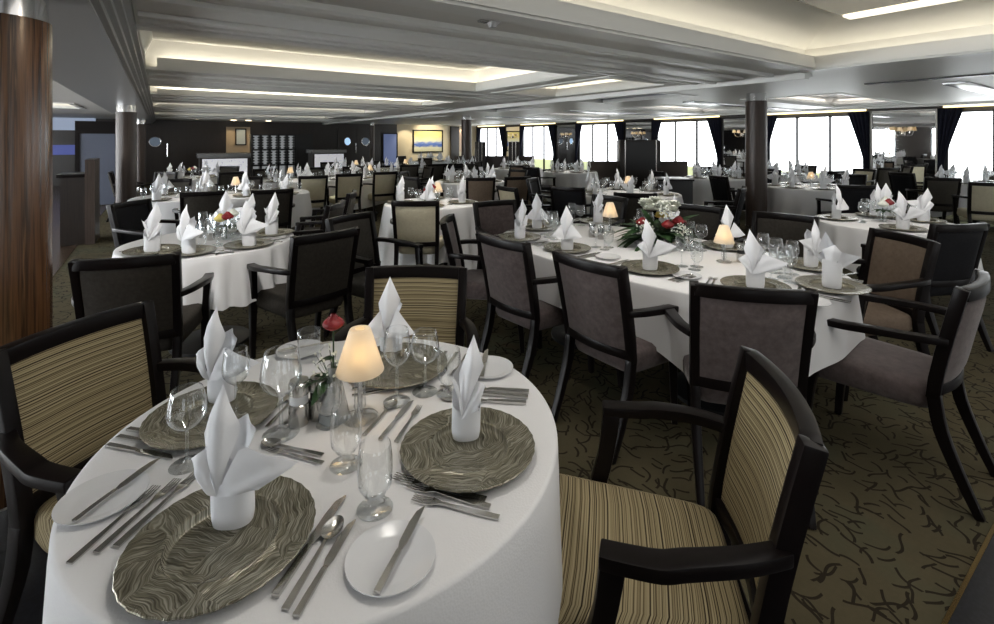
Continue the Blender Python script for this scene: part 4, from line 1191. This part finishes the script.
# painting
t = empty('painting', ((bu(413) + bu(442)) / 2, VB - .03, bz(428, 152)))
pw = (bu(442) - bu(413)) / 2; phh = bz(428, 130.5) - bz(428, 152)
def paint_mat():
    m, nt, b, o = new_mat('abstract_canvas')
    co = N(nt, 'ShaderNodeTexCoord').outputs['Generated']
    s = N(nt, 'ShaderNodeSeparateXYZ'); L(nt, co, s.inputs[0])
    nz = noise(nt, mapping(nt, co, (2, 1, 7)), 3, 4).outputs[0]
    f = math_(nt, 'ADD', s.outputs[2], math_(nt, 'MULTIPLY', math_(nt, 'SUBTRACT', nz, .5), .3))
    L(nt, ramp(nt, f, [(0, (.45, .45, .30)), (.2, (.55, .56, .42)), (.3, (.04, .10, .40)), (.42, (.12, .2, .5)), (.5, (.6, .62, .5)), (.75, (.70, .62, .25)), (1, (.6, .55, .22))]), b.inputs['Base Color'])
    b.inputs['Roughness'].default_value = .6; return m
m = MB(); m.box(-pw, pw, -.01, .02, 0, phh); m.build('canvas', paint_mat(), t)
m = MB()
for x in (-pw, pw): m.box(x - .03, x + .03, -.03, .03, -.03, phh + .03)
for z in (0, phh): m.box(-pw, pw, -.03, .03, z - .03, z + .03)
m.build('picture_frame', WOODK, t); tag(t, 'framed abstract yellow and blue painting on the cream back wall', 'painting')
def spot(loc, target, energy, col, ang=60, blend=.6, size=.04):
    l = bpy.data.lights.new('downlight', 'SPOT'); l.energy = energy * 1.3; l.color = col; l.spot_size = R_(ang); l.spot_blend = blend; l.shadow_soft_size = size
    o = bpy.data.objects.new('downlight', l); COL.objects.link(o); o.location = loc
    o.rotation_euler = (Vector(target) - Vector(loc)).to_track_quat('-Z', 'Y').to_euler(); return o
spot((bu(428), VB - 1.2, 2.15), (bu(428), VB, 1.5), 90, (1, .85, .6), 90)
spot((bu(405), VB - .8, 2.15), (bu(405), VB, 1.2), 40, (1, .85, .6), 80)
# beige lit panel, pilaster
m = MB(); m.box(bu(450), bu(458), VB - .12, VB, 0, 2.15); trim(m, PANELW)
m = MB(); m.box(bu(458), bu(469), VB - .05, VB, .9, 2.05); o = m.build('wall_panel', BEIGE); tag(o, 'beige wall panel lit from above beside the far column', 'wall panel')
for px in (460.5, 466): spot((bu(px), VB - .18, 2.12), (bu(px), VB - .02, 1.6), 10, (1, .8, .6), 70)
# blue grey door and dark doors with round windows
BLUEP = pm('blue_grey_glass', (.20, .25, .42), .3, 0, .5)
t = struct(empty('door_1', ((bu(383) + bu(396)) / 2, VB - .03, 0))); w2 = (bu(396) - bu(383)) / 2
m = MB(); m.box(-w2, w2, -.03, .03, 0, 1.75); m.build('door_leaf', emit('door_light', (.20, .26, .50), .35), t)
m = MB(); m.box(-w2 - .06, -w2, -.05, .03, 0, 1.8); m.box(w2, w2 + .05, -.05, .03, 0, 1.8); m.box(-w2, w2, -.05, .03, 1.75, 1.8); m.build('door_frame', WOODK, t)
PORT = emit('porthole_light', (.45, .68, .95), .9); PORTD = emit('porthole_dim', (.20, .26, .34), .25)
for n, (px, mat, sx) in enumerate(((347, PORT, .8), (365, PORTD, 1.0), (155, PORTD, 1.0))):
    Yd = on_back_wall(px)[1]
    t = struct(empty('door_%d' % (n + 2), (bu(px), VB - .03, 0)))
    m = MB(); m.box(-.42, .42, -.03, .03, 0, 2.0); lf = m.build('door_leaf', PANELW, t)
    m = MB()
    r = .17; ring = []
    for k in range(28): a = 2 * pi * k / 28; ring.append(m.bm.verts.new((r * sx * cos(a), -.034, 1.42 + r * sin(a))))
    m._f(ring); rw = m.build('round_window', mat, lf)
    m = MB(); m.tube([(r * sx * cos(2 * pi * k / 28), -.036, 1.42 + r * sin(2 * pi * k / 28)) for k in range(29)], .014, 6, False); m.build('window_ring', CHROME, rw)
    m = MB(); m.tube([(.36, -.07, .9), (.36, -.07, 1.35)], .012, 6); m.build('door_handle', CHROME, lf)
# lit niche with picture
nu0, nu1 = bu(226), bu(250)
m = MB(); m.box(nu0, nu1, VB - .06, VB - .02, .9, 1.98); trim(m, pm('niche_paint', (.32, .25, .17), .6))
uq = (bu(236) + bu(245)) / 2
t = empty('framed_picture', (uq, VB - .08, 1.30)); m = MB(); m.box(-.16, .16, -.01, .01, 0, .6); m.build('picture', pm('grey_print', (.35, .40, .42), .4), t)
m = MB()
for x in (-.17, .17): m.box(x - .02, x + .02, -.02, .02, -.02, .62)
for z in (0, .6): m.box(-.17, .17, -.02, .02, z - .02, z + .02)
m.build('picture_frame', WOODK, t); tag(t, 'small framed picture in the lit niche behind the bar', 'picture')
for px in (229, 243, 262): 
    u = bu(px); spot((u, VB - .5, 2.15), (u, VB - .15, 1.0), 12, (1, .78, .48), 90)
    m = MB(); m.lathe([(0, 0), (.09, 0), (.10, .01), (0, .012)], 18, (u, VB - 1.4, ZC - .014)); o = m.build('downlight', MATS['dl'] if 'dl' in MATS else emit('dl', (1, .80, .5), 14)); tag(o, 'round warm ceiling downlight before the bar, %s of three' % {229: 'left', 243: 'middle', 262: 'right'}[px], 'downlight')
# bar counters with lit white fronts
def marble():
    m, nt, b, o = new_mat('lit_onyx_front')
    co = objco(nt); nz = noise(nt, mapping(nt, co, (1.5, 1, 3)), 3, 5, .6, 1.2).outputs[0]
    c = ramp(nt, nz, [(.35, (.72, .72, .76)), (.48, (.80, .80, .84)), (.5, (.30, .30, .32)), (.52, (.78, .78, .82))])
    L(nt, c, b.inputs['Base Color']); L(nt, c, b.inputs['Emission Color']); b.inputs['Emission Strength'].default_value = .45; return m
ONYX = marble()
def counter(px0, px1, v, ztop, desc):
    u0, u1 = on_back_wall(px0, v)[0], on_back_wall(px1, v)[0]
    t = empty('bar_counter', ((u0 + u1) / 2, v, 0)); w = (u1 - u0) / 2
    m = MB(); m.box(-w, w, 0, .6, 0, ztop - .12); m.build('counter_body', PANELW, t)
    m = MB(); m.box(-w - .06, w + .06, -.1, .66, ztop - .12, ztop); m.bevel(.01).build('counter_top', pm('grey_stone', (.16, .16, .16), .2) if 'grey_stone' not in MATS else MATS['grey_stone'], t)
    m = MB(); m.box(-w + .05, w - .02, -.03, 0, .15, ztop - .15); m.build('front_panel', ONYX, t)
    tag(t, desc, 'bar counter')
counter(200, 248, 15.0, 1.12, 'bar counter with glowing white veined front left of the wine rack')
counter(313, 344, 16.5, 1.16, 'bar counter with glowing white front right of the wine rack')
# wine rack
u0, u1 = on_back_wall(252, 19.5)[0], on_back_wall(312, 19.5)[0]
t = empty('wine_rack', ((u0 + u1) / 2, 19.5, 0)); w = (u1 - u0) / 2
m = MB(); m.box(-w, w, .3, .36, 0, 1.70); m.build('back_panel', emit('rack_glow', (.80, .84, .86), .24), t)
m = MB()
NC = 7
for k in range(NC + 1): x = -w + 2 * w * k / NC; m.box(x - .035, x + .035, 0, .3, 0, 1.70)
for z in (.03, .55, 1.12, 1.67): m.box(-w, w, 0, .3, z - .03, z + .03)
m.box(w * .45, w, -.01, .0, .05, 1.65)
m.build('rack_frame', BLK, t)
tag(t, 'backlit wine rack full of dark bottles in the back wall', 'wine rack')
m = MB(); m.lathe([(0, 0), (.037, .002), (.038, .10), (.036, .17), (.014, .20), (.013, .27), (0, .272)], 8)
bt = m.build('wine_bottle', pm('bottle_glass', (.012, .014, .012), .15))
for k in range(5):
    for zi, z in enumerate((.62, .72, .82, .92, 1.02, 1.19, 1.285, 1.38, 1.475, 1.57)):
        for q in (-.09, .09):
            x = (u0 + u1) / 2 - w + 2 * w * (k + .5) / NC + q
            o = bt if (k, zi, q) == (0, 0, -.09) else bt.copy()
            if o is not bt: COL.objects.link(o)
            o.location = (x, 19.55, z); o.rotation_euler = (-pi / 2, 0, 0)
            tag(o, 'dark wine bottle lying in the backlit wine rack', 'bottle', 'wine bottles in the rack')
# frosted screen, service desk and blue glow at far left
px0, px1 = 80, 119
vS = 14.0
u0, u1 = on_back_wall(px0, vS)[0], on_back_wall(px1, vS)[0]
t = empty('frosted_screen', ((u0 + u1) / 2, vS, 0)); w = (u1 - u0) / 2
m = MB(); m.box(-w, w, -.02, .02, .03, 1.62); m.build('screen_panel', pm('screen_glass', (.10, .115, .16), .35), t)
m = MB(); m.box(-w - .08, -w, -.05, .05, 0, 1.9); m.box(-w, w, -.05, .05, 1.62, 1.9); m.build('screen_frame', WOODK, t)
tag(t, 'tall blue grey screen panel left of the dark wood column', 'screen')
u0, u1 = on_back_wall(60, 9.0)[0], on_back_wall(91, 9.0)[0]
t = empty('service_desk', ((u0 + u1) / 2, 9.0, 0)); w = (u1 - u0) / 2
m = MB(); m.box(-w, w, 0, .5, 0, .95); m.build('desk_body', PANELW, t)
m = MB(); m.box(-w - .04, w + .02, -.04, .54, .95, 1.0); m.bevel(.008).build('desk_top', WOODK, t)
m = MB(); m.box(w - .06, w + .05, -.08, .58, 0, 1.2); m.build('end_panel', DKVEN, t)
tag(t, 'dark wooden service desk behind the big column at the left', 'service desk')
u0, _ = on_back_wall(68, 21.0)
m = MB(); m.box(u0 - .6, u0 + .6, 20.92, 21.0, 1.0, 1.32); o = m.build('wall_screen', emit('screen_glow', (.10, .13, .42), .5)); tag(o, 'small dim blue screen far behind the service desk', 'screen')
m = MB(); m.box(u0 - .7, u0 + .7, 20.9, 20.998, 1.8, 2.198); struct(m.build('trim_90', emit('light_box_glow', (.55, .65, .85), .35)))  # pale blue light box on the back wall, a glowing panel, not trim

# ---- waiter stations before the windows
def station(X, Y, desc, wide, tall, wing):
    u, v = W(X, Y)
    t = empty('waiter_station', (u, v, 0), face_rot(180))
    m = MB(); m.box(-wide / 2, wide / 2, -.06, .3, 0, tall); m.bevel(.01).build('cabinet_body', PANELW, t)
    m = MB(); m.box(-wide / 2 + .10, wide / 2 - .10, .3, .315, .75, tall - .04); m.build('cabinet_front', BLK, t)
    m = MB()
    for x in (-wide / 2 + .12, wide / 2 - .12): m.box(x - .012, x + .012, .315, .33, .3, tall)
    m.build('edge_strip', STEEL, t)
    for s in (-1, 1):
        m = MB(); x0, x1 = sorted((s * wide / 2, s * (wide / 2 + wing))); m.box(x0, x1, 0, .08, 0, .95); m.bevel(.008).build('side_partition', pm('partition_brown', (.055, .040, .034), .5) if 'partition_brown' not in MATS else MATS['partition_brown'], t)
    tag(t, desc, 'cabinet')
station(3.52, 12.2, 'black waiter station with low brown partitions before the window wall', 1.0, 1.48, .75)
station(-.55, 16.2, 'dark waiter station with low partitions left of the far column', .35, 1.42, .7)
station(.55, 16.0, 'narrow dark waiter station beside the second far window', .35, 1.42, .5)
X, Y = at(670, 205, 0)
X, Y = at(670, 178, .88); u, v = W(X, Y)
t = empty('sideboard', (u, v, 0), face_rot(180))
m = MB(); m.box(-.26, .26, -.25, .25, 0, .85); m.build('sideboard_body', BLK, t)
m = MB(); m.box(-.28, .28, -.27, .27, .85, .88); m.bevel(.006).build('sideboard_top', WOODK, t)
tag(t, 'small black sideboard behind the flower arrangement', 'sideboard')
# ceiling fittings
for (px, py, d) in ((493, 22, 'small white ceiling detector on the grey band above the room'), (908, 17, 'small ceiling downlight beside the bright light strip')):
    z = 2.2 if px < 600 else 2.6
    Y = F * (z - H) / (CY - py); X = (px - CX) / F * Y; u, v = W(X, Y)
    t = empty('ceiling_detector' if px < 600 else 'ceiling_downlight', (u, v, z))
    m = MB(); m.lathe([(0, -.035), (.02, -.034), (.03, -.02), (.045, -.008), (.047, 0), (0, 0)], 20); m.build('housing', CHROME if px > 600 else CHINA, t)
    m = MB(); m.box(-.10, -.045, -.02, .02, -.012, 0); m.build('bracket', STEEL, t)
    tag(t, d, 'ceiling fitting')
k = 0
for px, py in ((197, 119), (222, 119)):
    Y = F * (ZC - H) / (CY - py); X = (px - CX) / F * Y; u, v = W(X, Y)
    m = MB(); m.lathe([(0, -.012), (.04, -.012), (.045, 0), (0, 0)], 14, (u, v, ZC)); o = m.build('downlight', MATS['dl']); tag(o, 'tiny bright ceiling downlight, %s of the pair far left' % ('left', 'right')[k], 'downlight'); k += 1

# ==================================================================== LIGHT
def sp(X, Y, e, ang=75, col=(1, .95, .88), z=2.15):
    u, v = W(X, Y); spot((u, v, z), (u, v, 0), e, col, ang, .8, .08)
sp(-.25, 1.35, 14, 95)
for X, Y, e, a in ((-3.4, 6.3, 50, 90), (-3.0, 9.1, 55, 90), (1.8, 6.7, 34, 90), (-.5, 8.7, 44, 90), (4.9, 7.7, 26, 90), (-6, 9.6, 40, 90), (.6, 12.5, 40, 90), (1.7, 11.4, 36, 90), (4.3, 9.5, 22, 90), (-3, 12.4, 40, 90), (-.8, 5.6, 40, 80), (3.4, 4.2, 20, 80), (1.0, 3.1, 22, 100)): sp(X, Y, e, a)
def sp2(X, Y, tx, ty, e, ang): u, v = W(X, Y); a, b = W(tx, ty); spot((u, v, 2.14), (a, b, .55), e, (1, .96, .9), ang, .7, .06)
sp2(-1.35, 2.3, -2.1, 3.5, 60, 60); sp2(-.5, 3.9, -.76, 5.5, 34, 60); sp2(2.3, 3.0, 3.4, 4.2, 22, 60); sp2(.25, 2.3, 1.0, 3.1, 16, 80)
uu, vv_ = W(-1.5, 1.9); spot((.35, 2.0, 2.1), (-.35, 2.58, 1.4), 8, (1, .72, .45), 60)
w = bpy.data.worlds.new('World'); SC.world = w; w.use_nodes = True
w.node_tree.nodes['Background'].inputs[0].default_value = (.7, .8, 1, 1); w.node_tree.nodes['Background'].inputs[1].default_value = .3

# ------------------------------------------------------------------ labels: the ones that still agree are told apart by place
def screen_x(o):
    p = o.matrix_world.translation if o.parent is None else o.location
    X, Y = C_(o.location.x, o.location.y); return CX + F * X / max(Y, .1)
from collections import defaultdict
D = defaultdict(list)
for o in ALL: D[o['label']].append(o)
ORD = ['leftmost', 'second from left', 'third from left', 'fourth from left', 'fifth from left', 'sixth from left']
for lab, lst in D.items():
    if len(lst) == 1: 
        continue
    if lst[0]['category'] in ('glass', 'bottle'):
        continue
    if len(lst) <= 6:
        lst.sort(key=screen_x)
        for k, o in enumerate(lst): o['label'] = lab + ', ' + ORD[k]

# ------------------------------------------------------------------ camera
cd = bpy.data.cameras.new('camera'); cam = bpy.data.objects.new('camera', cd); COL.objects.link(cam)
cd.sensor_width = 36; cd.lens = 36 * F / 994; cd.shift_x = 0; cd.shift_y = -(312 - CY) / 994
cd.clip_start = .02; cd.clip_end = 100
cam.location = (0, 0, H); cam.rotation_euler = (pi / 2, 0, -YAW)
SC.camera = cam
SC.view_settings.view_transform = 'Standard'; SC.view_settings.look = 'None'; SC.view_settings.gamma = 1; SC.view_settings.exposure = 0.0
SC.view_settings.use_curve_mapping = False
cy = SC.cycles
cy.use_denoising = True; cy.max_bounces = 10; cy.diffuse_bounces = 4; cy.glossy_bounces = 4; cy.transparent_max_bounces = 24; cy.transmission_bounces = 6
cy.sample_clamp_indirect = 4.0; cy.caustics_reflective = False; cy.caustics_refractive = False
